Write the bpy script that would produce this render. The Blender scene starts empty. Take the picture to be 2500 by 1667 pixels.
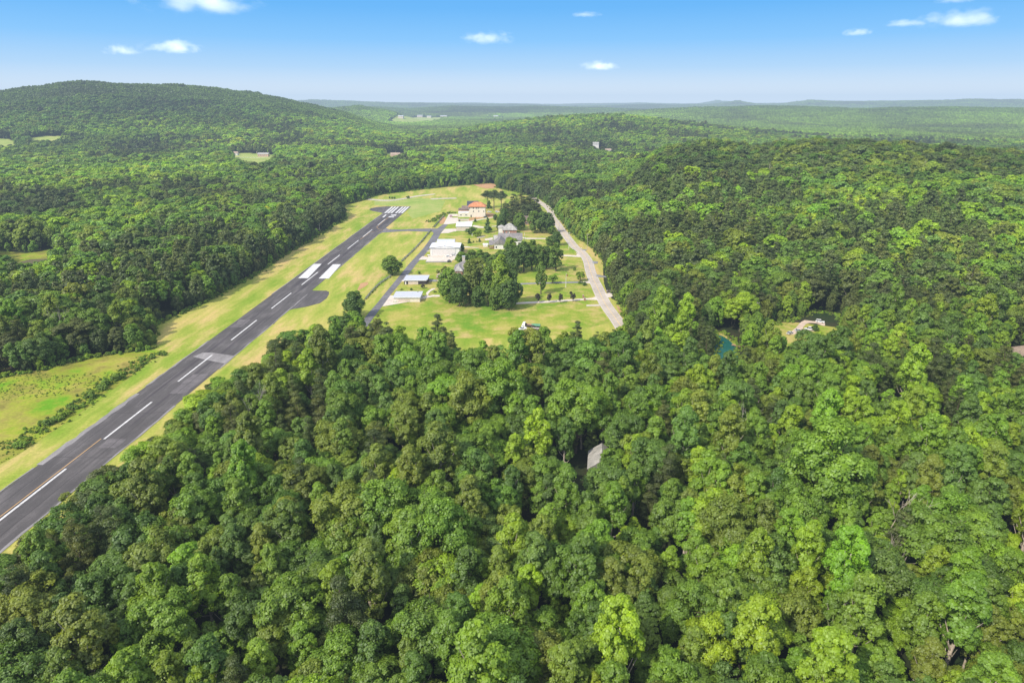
import bpy, bmesh, math, random
import numpy as np
from mathutils import Vector, Matrix, Euler
from mathutils.geometry import tessellate_polygon

random.seed(11)
RNG = np.random.default_rng(11)
scene = bpy.context.scene
COL = scene.collection

# ------------------------------------------------------------------ camera
CAM_H = 120.0
FPX = 1600.0            # focal length in pixels of the 2500 x 1667 photograph
TH = math.atan((833.5 - 250.0) / FPX)
cam_d = bpy.data.cameras.new('camera')
cam_d.sensor_width = 36.0
cam_d.lens = FPX / 2500.0 * 36.0
cam_d.clip_start = 1.0
cam_d.clip_end = 80000.0
cam = bpy.data.objects.new('camera', cam_d)
COL.objects.link(cam)
cam.location = (0, 0, CAM_H)
cam.rotation_euler = (math.pi / 2 - TH, 0, 0)
scene.camera = cam

def ray(px, py):
    u = (px - 1250.0) / FPX
    v = (833.5 - py) / FPX
    return u, math.cos(TH) + v * math.sin(TH), -math.sin(TH) + v * math.cos(TH)

def at(px, py, z=0.0):
    """ground position (height z) seen at a pixel of the photograph"""
    dx, dy, dz = ray(px, py)
    s = (z - CAM_H) / dz
    return (dx * s, dy * s)

def frame(k, ox, oy):
    return lambda x, y, z=0.0: at(ox + x / k, oy + y / k, z)
PD = frame(0.9408, 0, 0)            # whole photo as first viewed
PA = frame(3.36, 840, 430)
PB = frame(7.84, 1050, 460)
PC = frame(6.533, 1200, 600)
PR = frame(2.94, 1700, 700)
PE = frame(7.84, 920, 600)
PF = frame(7.467, 1290, 430)
PH = frame(13.067, 1030, 480)
PI_ = frame(13.067, 1030, 580)
PN = frame(16.8, 890, 490)
PL = frame(2.352, 0, 480)
PQ = frame(13.067, 1880, 740)
PT = frame(19.6, 1240, 770)

def to_px(x, y, z):
    yy = y * math.cos(TH) - (z - CAM_H) * math.sin(TH)
    zz = y * math.sin(TH) + (z - CAM_H) * math.cos(TH)
    return 1250 + FPX * x / yy, 833.5 - FPX * zz / yy

def px_per_m(x, y, z=0.0):
    return FPX / (y * math.cos(TH) - (z - CAM_H) * math.sin(TH))

# ------------------------------------------------------------------ tagging helpers
def tag(o, label=None, cat=None, group=None, kind=None):
    if label: o['label'] = label
    if cat: o['category'] = cat
    if group: o['group'] = group
    if kind: o['kind'] = kind
    return o

def empty(name, loc, rz=0.0, label=None, cat=None, group=None):
    o = bpy.data.objects.new(name, None)
    o.empty_display_size = 1.0
    COL.objects.link(o)
    o.location = loc if len(loc) == 3 else (loc[0], loc[1], 0.0)
    o.rotation_euler = (0, 0, rz)
    return tag(o, label, cat, group)

def link_mesh(name, me, parent=None):
    o = bpy.data.objects.new(name, me)
    COL.objects.link(o)
    if parent: o.parent = parent
    return o

class MB:
    """collects simple shapes for ONE mesh object"""
    def __init__(s): s.v = []; s.f = []
    def quad(s, a, b, c, d):
        n = len(s.v); s.v += [a, b, c, d]; s.f.append((n, n + 1, n + 2, n + 3)); return s
    def tri(s, a, b, c):
        n = len(s.v); s.v += [a, b, c]; s.f.append((n, n + 1, n + 2)); return s
    def box(s, x0, x1, y0, y1, z0, z1):
        n = len(s.v)
        s.v += [(x0, y0, z0), (x1, y0, z0), (x1, y1, z0), (x0, y1, z0), (x0, y0, z1), (x1, y0, z1), (x1, y1, z1), (x0, y1, z1)]
        s.f += [tuple(n + i for i in q) for q in ((0, 3, 2, 1), (4, 5, 6, 7), (0, 1, 5, 4), (1, 2, 6, 5), (2, 3, 7, 6), (3, 0, 4, 7))]
        return s
    def hull8(s, b, t):
        """bottom ring b and top ring t of 4 points each"""
        n = len(s.v); s.v += list(b) + list(t)
        s.f += [tuple(n + i for i in q) for q in ((0, 3, 2, 1), (4, 5, 6, 7), (0, 1, 5, 4), (1, 2, 6, 5), (2, 3, 7, 6), (3, 0, 4, 7))]
        return s
    def gable(s, x0, x1, y0, y1, z0, h, axis='x', t=0.25):
        """solid pitched roof, ridge along axis, thickness t"""
        if axis == 'x':
            ym = (y0 + y1) / 2
            P = [(y0, z0), (y1, z0), (y1, z0 + t), (ym, z0 + h + t), (y0, z0 + t)]
            A = [(x0, p[0], p[1]) for p in P]; B = [(x1, p[0], p[1]) for p in P]
        else:
            xm = (x0 + x1) / 2
            P = [(x0, z0), (x1, z0), (x1, z0 + t), (xm, z0 + h + t), (x0, z0 + t)]
            A = [(p[0], y0, p[1]) for p in P]; B = [(p[0], y1, p[1]) for p in P]
        n = len(s.v); s.v += A + B; m = 5
        s.f += [tuple(range(n, n + m)), tuple(range(n + 2 * m - 1, n + m - 1, -1))]
        for i in range(m):
            j = (i + 1) % m
            s.f.append((n + i, n + m + i, n + m + j, n + j))
        return s
    def hip(s, x0, x1, y0, y1, z0, h, inset, t=0.25, axis='x'):
        n = len(s.v)
        s.v += [(x0, y0, z0), (x1, y0, z0), (x1, y1, z0), (x0, y1, z0), (x0, y0, z0 + t), (x1, y0, z0 + t), (x1, y1, z0 + t), (x0, y1, z0 + t)]
        if axis == 'x':
            ym = (y0 + y1) / 2
            s.v += [(x0 + inset, ym, z0 + h + t), (x1 - inset, ym, z0 + h + t)]
            top = ((4, 5, 9, 8), (5, 6, 9), (6, 7, 8, 9), (7, 4, 8))
        else:
            xm = (x0 + x1) / 2
            s.v += [(xm, y0 + inset, z0 + h + t), (xm, y1 - inset, z0 + h + t)]
            top = ((4, 5, 8), (5, 6, 9, 8), (6, 7, 9), (7, 4, 8, 9))
        s.f += [tuple(n + i for i in q) for q in ((0, 3, 2, 1), (0, 1, 5, 4), (1, 2, 6, 5), (2, 3, 7, 6), (3, 0, 4, 7)) + top]
        return s
    def tube(s, a, b, r0, r1=None, k=8, caps=True):
        r1 = r0 if r1 is None else r1
        a = Vector(a); b = Vector(b); d = (b - a)
        if d.length < 1e-6: return s
        d.normalize()
        u = d.orthogonal().normalized(); w = d.cross(u)
        n = len(s.v)
        for c, r in ((a, r0), (b, r1)):
            for i in range(k):
                q = 2 * math.pi * i / k
                p = c + (u * math.cos(q) + w * math.sin(q)) * r
                s.v.append(tuple(p))
        for i in range(k):
            j = (i + 1) % k
            s.f.append((n + i, n + j, n + k + j, n + k + i))
        if caps:
            s.f.append(tuple(n + i for i in reversed(range(k)))); s.f.append(tuple(n + k + i for i in range(k)))
        return s
    def poly(s, pts, z):
        if isinstance(z, (int, float)): P = [(p[0], p[1], z) for p in pts]
        else: P = [(p[0], p[1], z(p[0], p[1])) for p in pts]
        tris = tessellate_polygon([[Vector((p[0], p[1], 0)) for p in P]])
        n = len(s.v); s.v += P
        for t in tris:
            a, b, c = (P[i] for i in t)
            cr = (b[0] - a[0]) * (c[1] - a[1]) - (b[1] - a[1]) * (c[0] - a[0])
            s.f.append(tuple(n + i for i in (t if cr > 0 else reversed(t))))
        return s
    def build(s, name, mat, parent=None, smooth=False):
        me = bpy.data.meshes.new(name)
        me.from_pydata(s.v, [], s.f)
        if mat: me.materials.append(mat)
        if smooth:
            for p in me.polygons: p.use_smooth = True
        me.update()
        return link_mesh(name, me, parent)

# ------------------------------------------------------------------ materials
def new_mat(name):
    m = bpy.data.materials.new(name); m.use_nodes = True
    nt = m.node_tree; nt.nodes.clear()
    out = nt.nodes.new('ShaderNodeOutputMaterial')
    return m, nt, out

def N(nt, t, **kw):
    n = nt.nodes.new(t)
    for k, v in kw.items():
        if k.startswith('i_'):
            key = k[2:]
            key = int(key) if key.isdigit() else key.replace('_', ' ')
            n.inputs[key].default_value = v
        else: setattr(n, k, v)
    return n

def noise(nt, vec, scale, detail=4.0, rough=0.55):
    n = N(nt, 'ShaderNodeTexNoise'); n.inputs['Scale'].default_value = scale
    n.inputs['Detail'].default_value = detail; n.inputs['Roughness'].default_value = rough
    if vec is not None: nt.links.new(vec, n.inputs['Vector'])
    return n.outputs['Fac']

def ramp(nt, fac, stops, interp='LINEAR'):
    r = N(nt, 'ShaderNodeValToRGB'); cr = r.color_ramp; cr.interpolation = interp
    while len(cr.elements) < len(stops): cr.elements.new(0.5)
    for e, (p, c) in zip(cr.elements, stops):
        e.position = p; e.color = (c[0], c[1], c[2], 1) if len(c) == 3 else c
    nt.links.new(fac, r.inputs['Fac'])
    return r.outputs['Color']

def mixc(nt, fac, a, b, mode='MIX'):
    m = N(nt, 'ShaderNodeMix', data_type='RGBA', blend_type=mode)
    for sock, v in ((m.inputs['Factor'], fac), (m.inputs['A'], a), (m.inputs['B'], b)):
        pass
    def put(sock, v):
        if hasattr(v, 'is_output') or isinstance(v, bpy.types.NodeSocket): nt.links.new(v, sock)
        elif isinstance(v, (int, float)): sock.default_value = v
        else: sock.default_value = (v[0], v[1], v[2], 1)
    put(m.inputs[0], fac); put(m.inputs[6], a); put(m.inputs[7], b)
    return m.outputs[2]

def mathn(nt, op, a, b=None, clamp=False):
    m = N(nt, 'ShaderNodeMath', operation=op, use_clamp=clamp)
    for i, v in enumerate((a, b)):
        if v is None: continue
        if isinstance(v, bpy.types.NodeSocket): nt.links.new(v, m.inputs[i])
        else: m.inputs[i].default_value = v
    return m.outputs[0]

def pbsdf(nt, out, col, rough=0.8, spec=0.3, bump=None, metal=0.0):
    b = N(nt, 'ShaderNodeBsdfPrincipled')
    if isinstance(col, bpy.types.NodeSocket): nt.links.new(col, b.inputs['Base Color'])
    else: b.inputs['Base Color'].default_value = (*col, 1)
    b.inputs['Roughness'].default_value = rough
    b.inputs['Specular IOR Level'].default_value = spec
    b.inputs['Metallic'].default_value = metal
    if bump is not None:
        bp = N(nt, 'ShaderNodeBump'); bp.inputs['Strength'].default_value = bump[1]
        bp.inputs['Distance'].default_value = bump[2] if len(bump) > 2 else 0.1
        nt.links.new(bump[0], bp.inputs['Height']); nt.links.new(bp.outputs[0], b.inputs['Normal'])
    nt.links.new(b.outputs[0], out.inputs['Surface'])
    return b

def pos(nt, scale=None):
    g = N(nt, 'ShaderNodeNewGeometry').outputs['Position']
    if scale is None: return g
    m = N(nt, 'ShaderNodeMapping'); m.inputs['Scale'].default_value = scale
    nt.links.new(g, m.inputs['Vector'])
    return m.outputs[0]

def objco(nt, scale=None):
    g = N(nt, 'ShaderNodeTexCoord').outputs['Object']
    if scale is None: return g
    m = N(nt, 'ShaderNodeMapping'); m.inputs['Scale'].default_value = scale
    nt.links.new(g, m.inputs['Vector'])
    return m.outputs[0]

def simple(name, col, rough=0.7, spec=0.3, var=0.12, scale=0.6, metal=0.0):
    """plain paint or plaster with blotches and streaks"""
    m, nt, out = new_mat(name)
    n1 = noise(nt, objco(nt), scale, 5.0)
    n2 = noise(nt, objco(nt, (1.5, 1.5, 0.15)), scale * 3, 3.0)
    f = mathn(nt, 'ADD', mathn(nt, 'MULTIPLY', n1, 0.6), mathn(nt, 'MULTIPLY', n2, 0.4))
    lo = tuple(c * (1 - var * 1.6) for c in col); hi = tuple(min(1, c * (1 + var)) for c in col)
    c = ramp(nt, f, [(0.3, lo), (0.7, hi)])
    pbsdf(nt, out, c, rough, spec, metal=metal)
    return m

def ribbed(name, col, period=0.6, rough=0.45, axis=0, var=0.1):
    """ribbed sheet metal"""
    m, nt, out = new_mat(name)
    w = N(nt, 'ShaderNodeTexWave', wave_type='BANDS', bands_direction='XYZ'[axis])
    w.inputs['Scale'].default_value = 0.314 / period
    nt.links.new(objco(nt), w.inputs['Vector'])
    n1 = noise(nt, objco(nt), 0.25, 5.0)
    n2 = noise(nt, objco(nt, (0.4, 4, 1) if axis else (4, 0.4, 1)), 0.5, 3.0)
    f = mathn(nt, 'ADD', mathn(nt, 'MULTIPLY', n1, 0.5), mathn(nt, 'MULTIPLY', n2, 0.5))
    c = ramp(nt, f, [(0.3, tuple(q * (1 - 1.5 * var) for q in col)), (0.65, col)])
    c2 = mixc(nt, mathn(nt, 'MULTIPLY', w.outputs['Fac'], 0.18), c, tuple(q * 0.5 for q in col))
    pbsdf(nt, out, c2, rough, 0.4, (w.outputs['Fac'], 0.5, 0.04))
    return m

def shingles(name, col, var=0.35):
    m, nt, out = new_mat(name)
    b = N(nt, 'ShaderNodeTexBrick'); b.inputs['Scale'].default_value = 1.0
    b.inputs['Brick Width'].default_value = 0.9; b.inputs['Row Height'].default_value = 0.35
    b.inputs['Mortar Size'].default_value = 0.03
    b.inputs['Color1'].default_value = (*[c * (1 - var * .6) for c in col], 1)
    b.inputs['Color2'].default_value = (*[min(1, c * (1 + var * .6)) for c in col], 1)
    b.inputs['Mortar'].default_value = (*[c * 0.45 for c in col], 1)
    nt.links.new(objco(nt), b.inputs['Vector'])
    n1 = noise(nt, objco(nt), 0.35, 5.0)
    c = mixc(nt, 1.0, b.outputs['Color'], ramp(nt, n1, [(0.3, (0.65, 0.65, 0.65)), (0.7, (1.15, 1.12, 1.1))]), 'MULTIPLY')
    pbsdf(nt, out, c, 0.85, 0.2, (b.outputs['Fac'], 0.4, 0.03))
    return m

def brick(name, c1, c2, mortar=(0.35, 0.32, 0.29)):
    m, nt, out = new_mat(name)
    b = N(nt, 'ShaderNodeTexBrick'); b.inputs['Scale'].default_value = 1.0
    b.inputs['Brick Width'].default_value = 0.25; b.inputs['Row Height'].default_value = 0.09
    b.inputs['Mortar Size'].default_value = 0.012
    b.inputs['Color1'].default_value = (*c1, 1); b.inputs['Color2'].default_value = (*c2, 1); b.inputs['Mortar'].default_value = (*mortar, 1)
    r = N(nt, 'ShaderNodeMapping'); r.inputs['Rotation'].default_value = (math.pi / 2, 0, 0)
    nt.links.new(objco(nt), r.inputs['Vector']); nt.links.new(r.outputs[0], b.inputs['Vector'])
    n1 = noise(nt, objco(nt), 0.5, 4.0)
    c = mixc(nt, 1.0, b.outputs['Color'], ramp(nt, n1, [(0.3, (0.7, 0.7, 0.7)), (0.7, (1.1, 1.1, 1.1))]), 'MULTIPLY')
    pbsdf(nt, out, c, 0.9, 0.2)
    return m

def glass(name='window_glass', col=(0.03, 0.035, 0.045)):
    m, nt, out = new_mat(name)
    pbsdf(nt, out, col, 0.08, 0.6)
    return m

def carpaint(name, col):
    m, nt, out = new_mat(name)
    n1 = noise(nt, objco(nt), 2.0, 3.0)
    c = ramp(nt, n1, [(0.3, tuple(q * .9 for q in col)), (0.7, col)])
    b = pbsdf(nt, out, c, 0.28, 0.5)
    b.inputs['Coat Weight'].default_value = 0.5; b.inputs['Coat Roughness'].default_value = 0.08
    return m

def leaf_mat(name, mass, transl=0.46):
    """leaf clumps; the tree's own colour comes from the object or from the instance"""
    m, nt, out = new_mat(name)
    if mass:
        a = N(nt, 'ShaderNodeAttribute', attribute_type='INSTANCER', attribute_name='tint'); tint = a.outputs['Color']
    else:
        tint = N(nt, 'ShaderNodeObjectInfo').outputs['Color']
    lv = N(nt, 'ShaderNodeAttribute', attribute_type='GEOMETRY', attribute_name='leaf_tone').outputs['Fac']
    k = ramp(nt, lv, [(0.0, (0.52, 0.56, 0.58)), (0.5, (0.97, 1.0, 0.92)), (1.0, (1.55, 1.50, 1.05))])
    c = mixc(nt, 1.0, tint, k, 'MULTIPLY')
    d = N(nt, 'ShaderNodeBsdfDiffuse'); nt.links.new(c, d.inputs['Color'])
    t = N(nt, 'ShaderNodeBsdfTranslucent')
    ct = mixc(nt, 1.0, c, (1.25, 1.15, 0.45), 'MULTIPLY'); nt.links.new(ct, t.inputs['Color'])
    mx = N(nt, 'ShaderNodeMixShader'); mx.inputs[0].default_value = transl
    nt.links.new(d.outputs[0], mx.inputs[1]); nt.links.new(t.outputs[0], mx.inputs[2])
    g = N(nt, 'ShaderNodeBsdfGlossy'); g.inputs['Roughness'].default_value = 0.55; g.inputs['Color'].default_value = (0.9, 0.95, 1, 1)
    m2 = N(nt, 'ShaderNodeMixShader'); m2.inputs[0].default_value = 0.035
    nt.links.new(mx.outputs[0], m2.inputs[1]); nt.links.new(g.outputs[0], m2.inputs[2])
    nt.links.new(m2.outputs[0], out.inputs['Surface'])
    return m

def bark_mat(name, lo, hi):
    m, nt, out = new_mat(name)
    n1 = noise(nt, objco(nt, (3, 3, 0.5)), 1.5, 5.0)
    c = ramp(nt, n1, [(0.3, lo), (0.7, hi)])
    pbsdf(nt, out, c, 0.95, 0.1)
    return m

def grass_mat(name, base, dry, lush, soil, soil_amt, streak=(1, 1, 1), rz=0.0, mow=0):
    m, nt, out = new_mat(name)
    mp = N(nt, 'ShaderNodeMapping'); mp.inputs['Rotation'].default_value = (0, 0, rz); mp.inputs['Scale'].default_value = streak
    nt.links.new(N(nt, 'ShaderNodeNewGeometry').outputs['Position'], mp.inputs['Vector'])
    v = mp.outputs[0]
    big = noise(nt, v, 0.022, 4.0, 0.65)
    mid = noise(nt, v, 0.09, 5.0, 0.65)
    fine = noise(nt, pos(nt), 0.8, 5.0, 0.7)
    wide = noise(nt, pos(nt), 0.012, 3.0, 0.5)
    f = mathn(nt, 'ADD', mathn(nt, 'MULTIPLY', big, 0.55), mathn(nt, 'MULTIPLY', mid, 0.45))
    c = ramp(nt, f, [(0.39, lush), (0.49, base), (0.60, dry)])
    sm = ramp(nt, mathn(nt, 'ADD', mathn(nt, 'MULTIPLY', mid, 0.6), mathn(nt, 'MULTIPLY', wide, 0.4)), [(1 - soil_amt - 0.07, (0, 0, 0)), (1 - soil_amt + 0.05, (1, 1, 1))])
    c = mixc(nt, mathn(nt, 'MULTIPLY', sm, 0.75), c, soil)
    if mow:
        wv = N(nt, 'ShaderNodeTexWave', wave_type='BANDS', bands_direction='X'); wv.inputs['Scale'].default_value = 0.314 / mow
        wv.inputs['Distortion'].default_value = 5.0; wv.inputs['Detail'].default_value = 3.0; wv.inputs['Detail Scale'].default_value = 0.6
        m2 = N(nt, 'ShaderNodeMapping'); m2.inputs['Rotation'].default_value = (0, 0, rz); nt.links.new(pos(nt), m2.inputs['Vector']); nt.links.new(m2.outputs[0], wv.inputs['Vector'])
        c = mixc(nt, 1.0, c, ramp(nt, wv.outputs['Fac'], [(0.2, (0.965, 0.975, 0.96)), (0.8, (1.03, 1.02, 1.03))]), 'MULTIPLY')
    c = mixc(nt, 1.0, c, ramp(nt, fine, [(0.25, (0.72, 0.74, 0.7)), (0.75, (1.22, 1.2, 1.15))]), 'MULTIPLY')
    pbsdf(nt, out, c, 1.0, 0.05, (fine, 0.5, 0.25))
    return m

def asphalt_mat(name, col, light=1.5, streak=(1, 1, 1), rz=0.0):
    m, nt, out = new_mat(name)
    mp = N(nt, 'ShaderNodeMapping'); mp.inputs['Rotation'].default_value = (0, 0, rz); mp.inputs['Scale'].default_value = streak
    nt.links.new(N(nt, 'ShaderNodeNewGeometry').outputs['Position'], mp.inputs['Vector'])
    a = noise(nt, mp.outputs[0], 0.35, 6.0, 0.65)
    b = noise(nt, pos(nt), 0.05, 4.0)
    fi = noise(nt, pos(nt), 3.0, 3.0)
    f = mathn(nt, 'ADD', mathn(nt, 'MULTIPLY', a, 0.6), mathn(nt, 'MULTIPLY', b, 0.4))
    c = ramp(nt, f, [(0.36, tuple(q * 0.76 for q in col)), (0.5, col), (0.64, tuple(q * light for q in col))])
    c = mixc(nt, 1.0, c, ramp(nt, fi, [(0.3, (0.85, 0.85, 0.85)), (0.7, (1.15, 1.15, 1.15))]), 'MULTIPLY')
    pbsdf(nt, out, c, 0.9, 0.25)
    return m

M = {}
RW_ANG = math.atan(0.0325)          # the runway leans a little from the view direction
M['forest_floor'] = grass_mat('forest_floor', (0.03, 0.04, 0.018), (0.05, 0.045, 0.025), (0.022, 0.04, 0.014), (0.05, 0.04, 0.025), 0.25)
M['verge'] = grass_mat('mown_grass', (0.282, 0.312, 0.058), (0.43, 0.365, 0.115), (0.175, 0.262, 0.028), (0.48, 0.34, 0.16), 0.43, (1.0, 0.28, 1), RW_ANG, 5.0)
M['lawn'] = grass_mat('lawn_grass', (0.208, 0.270, 0.034), (0.345, 0.315, 0.08), (0.125, 0.235, 0.022), (0.42, 0.32, 0.14), 0.44)
M['meadow'] = grass_mat('meadow_grass', (0.25, 0.285, 0.034), (0.38, 0.31, 0.09), (0.115, 0.26, 0.014), (0.13, 0.125, 0.03), 0.47)
M['field'] = grass_mat('far_field_grass', (0.26, 0.32, 0.085), (0.33, 0.34, 0.12), (0.2, 0.29, 0.06), (0.36, 0.3, 0.16), 0.33)
M['soil'] = grass_mat('bare_soil', (0.38, 0.22, 0.115), (0.42, 0.26, 0.14), (0.33, 0.25, 0.1), (0.44, 0.26, 0.15), 0.5)
M['runway'] = asphalt_mat('runway_asphalt', (0.082, 0.074, 0.074), 1.6, (1, 0.12, 1), RW_ANG)
M['worn'] = asphalt_mat('worn_asphalt', (0.22, 0.205, 0.205), 1.3, (1, 0.3, 1), RW_ANG)
M['rubber_mark'] = asphalt_mat('tyre_rubber_film', (0.062, 0.054, 0.058), 1.3, (1, 0.1, 1), RW_ANG)
M['seal'] = asphalt_mat('crack_sealant', (0.045, 0.04, 0.042), 1.2)
M['patch'] = asphalt_mat('repaired_asphalt', (0.125, 0.112, 0.115), 1.3)
M['taxi'] = asphalt_mat('taxiway_asphalt', (0.13, 0.125, 0.135), 1.4)
M['road'] = asphalt_mat('road_asphalt', (0.42, 0.365, 0.31), 1.15)
M['drive_dark'] = asphalt_mat('driveway_asphalt', (0.2, 0.2, 0.205), 1.3)
M['gravel'] = asphalt_mat('gravel', (0.42, 0.37, 0.29), 1.2)
M['tan_drive'] = asphalt_mat('tan_concrete', (0.50, 0.39, 0.31), 1.15)
M['concrete'] = asphalt_mat('concrete', (0.54, 0.47, 0.405), 1.1)
M['paint_white'] = simple('white_marking_paint', (0.56, 0.55, 0.55), 0.85, 0.2, 0.26, 0.9)
M['paint_yellow'] = simple('yellow_marking_paint', (0.50, 0.31, 0.14), 0.85, 0.2, 0.12, 0.4)
M['paint_road'] = simple('road_yellow_paint', (0.62, 0.46, 0.24), 0.85, 0.2, 0.12, 0.4)
M['white'] = simple('white_metal_wall', (0.66, 0.635, 0.605), 0.55, 0.35, 0.05, 0.3)
M['door_white'] = ribbed('hangar_door_sheet', (0.64, 0.605, 0.575), 0.9, 0.5, 2, 0.05)
M['roof_white'] = ribbed('white_sheet_roof', (0.78, 0.775, 0.785), 0.9, 0.4, 0, 0.07)
M['roof_pale'] = ribbed('pale_sheet_roof', (0.50, 0.51, 0.55), 0.7, 0.45, 0, 0.09)
M['cream'] = simple('cream_render', (0.66, 0.60, 0.50), 0.85, 0.2, 0.07, 0.3)
M['beige'] = simple('beige_siding', (0.54, 0.46, 0.385), 0.8, 0.2, 0.08, 0.3)
M['pinkwall'] = simple('pinkish_render', (0.55, 0.36, 0.28), 0.85, 0.2, 0.1, 0.4)
M['tile_orange'] = shingles('orange_clay_tile', (0.62, 0.26, 0.13), 0.3)
M['shingle_grey'] = shingles('grey_shingle', (0.25, 0.235, 0.235), 0.3)
M['shingle_pale'] = shingles('pale_grey_shingle', (0.40, 0.39, 0.37), 0.25)
M['shingle_brown'] = shingles('brown_shingle', (0.21, 0.16, 0.14), 0.3)
M['shingle_dark'] = shingles('dark_slate_shingle', (0.075, 0.08, 0.105), 0.3)
M['shingle_tan'] = shingles('tan_shingle', (0.40, 0.31, 0.25), 0.3)
M['brick'] = brick('red_brick', (0.42, 0.14, 0.09), (0.33, 0.12, 0.085))
M['brick_orange'] = brick('orange_brick', (0.60, 0.24, 0.10), (0.5, 0.19, 0.09))
M['stone'] = brick('pale_stone', (0.6, 0.52, 0.42), (0.5, 0.44, 0.37))
M['glass'] = glass()
M['dark'] = simple('dark_trim', (0.055, 0.045, 0.05), 0.7, 0.3)
M['wood'] = simple('weathered_wood', (0.36, 0.23, 0.15), 0.9, 0.1, 0.2, 1.0)
M['pole_wood'] = simple('pole_wood', (0.40, 0.36, 0.32), 0.95, 0.1, 0.15, 1.0)
M['pole_grey'] = simple('pale_galvanised_pole', (0.62, 0.6, 0.58), 0.6, 0.3, 0.08, 1.0)
M['wire'] = simple('wire', (0.08, 0.08, 0.08), 0.6, 0.3)
M['fence'] = simple('galvanised_mesh', (0.23, 0.24, 0.22), 0.6, 0.3)
M['rubber'] = simple('tyre_rubber', (0.025, 0.025, 0.025), 0.9, 0.1)
M['rim'] = simple('wheel_metal', (0.5, 0.5, 0.5), 0.4, 0.5, 0.1, 2, 0.6)
M['car_white'] = carpaint('white_car_paint', (0.82, 0.82, 0.82))
M['car_silver'] = carpaint('silver_car_paint', (0.52, 0.52, 0.54))
M['car_black'] = carpaint('black_car_paint', (0.03, 0.03, 0.035))
M['car_red'] = carpaint('dark_red_paint', (0.28, 0.035, 0.045))
M['car_green'] = carpaint('green_cover', (0.06, 0.17, 0.09))
M['tarp'] = simple('green_tarp', (0.10, 0.26, 0.15), 0.7, 0.2, 0.2, 1.0)
M['bark'] = bark_mat('bark', (0.07, 0.055, 0.04), (0.17, 0.14, 0.11))
M['bark_pale'] = bark_mat('pale_bark', (0.30, 0.25, 0.20), (0.55, 0.48, 0.40))
M['bark_grey'] = bark_mat('grey_dead_wood', (0.26, 0.22, 0.19), (0.48, 0.43, 0.38))
M['leaf'] = leaf_mat('leaves', False)
M['leaf_mass'] = leaf_mat('forest_leaves', True)
m, nt, out = new_mat('still_water')
n1 = noise(nt, pos(nt), 0.6, 4.0)
pbsdf(nt, out, (0.11, 0.095, 0.05), 0.5, 0.06, (n1, 0.05, 0.1)); M['water'] = m
m, nt, out = new_mat('teal_water')
n1 = noise(nt, pos(nt), 0.5, 4.0)
pbsdf(nt, out, ramp(nt, n1, [(0.3, (0.008, 0.075, 0.062)), (0.7, (0.014, 0.11, 0.095))]), 0.35, 0.12, (n1, 0.05, 0.1)); M['teal'] = m

# ------------------------------------------------------------------ terrain
def _hash(ix, iy, s):
    h = (ix.astype(np.int64) * 374761393 + iy.astype(np.int64) * 668265263 + s * 1274126177) & 0x7fffffff
    h = ((h ^ (h >> 13)) * 1103515245) & 0x7fffffff
    return ((h ^ (h >> 16)) & 0xffff) / 65535.0

def vnoise(x, y, scale, s=0):
    """smooth value noise 0..1, one cell = scale metres"""
    x = np.asarray(x, float) / scale; y = np.asarray(y, float) / scale
    ix = np.floor(x); iy = np.floor(y); fx = x - ix; fy = y - iy
    fx = fx * fx * (3 - 2 * fx); fy = fy * fy * (3 - 2 * fy)
    a = _hash(ix, iy, s); b = _hash(ix + 1, iy, s); c = _hash(ix, iy + 1, s); d = _hash(ix + 1, iy + 1, s)
    return (a * (1 - fx) + b * fx) * (1 - fy) + (c * (1 - fx) + d * fx) * fy

def fnoise(x, y, scale, s=0):
    return (vnoise(x, y, scale, s) * 0.55 + vnoise(x, y, scale / 2.1, s + 7) * 0.3 + vnoise(x, y, scale / 4.3, s + 13) * 0.15)

def sstep(a, b, x):
    t = np.clip((x - a) / (b - a), 0, 1)
    return t * t * (3 - 2 * t)

def hill(R, wf, wb, prof, drop):
    U, Z = [], []
    for px, py in prof:
        dx, dy, dz = ray(px, py)
        z = CAM_H + R * dz / math.hypot(dx, dy) - drop
        U.append(dx / dy); Z.append(max(0.0, z))
    if prof[0][0] > 400: U.insert(0, U[0] - 0.035); Z.insert(0, 0.0)
    if prof[-1][0] < 2400: U.append(U[-1] + 0.12); Z.append(0.0)
    return (R, wf, wb, np.array(U), np.array(Z))

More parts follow.
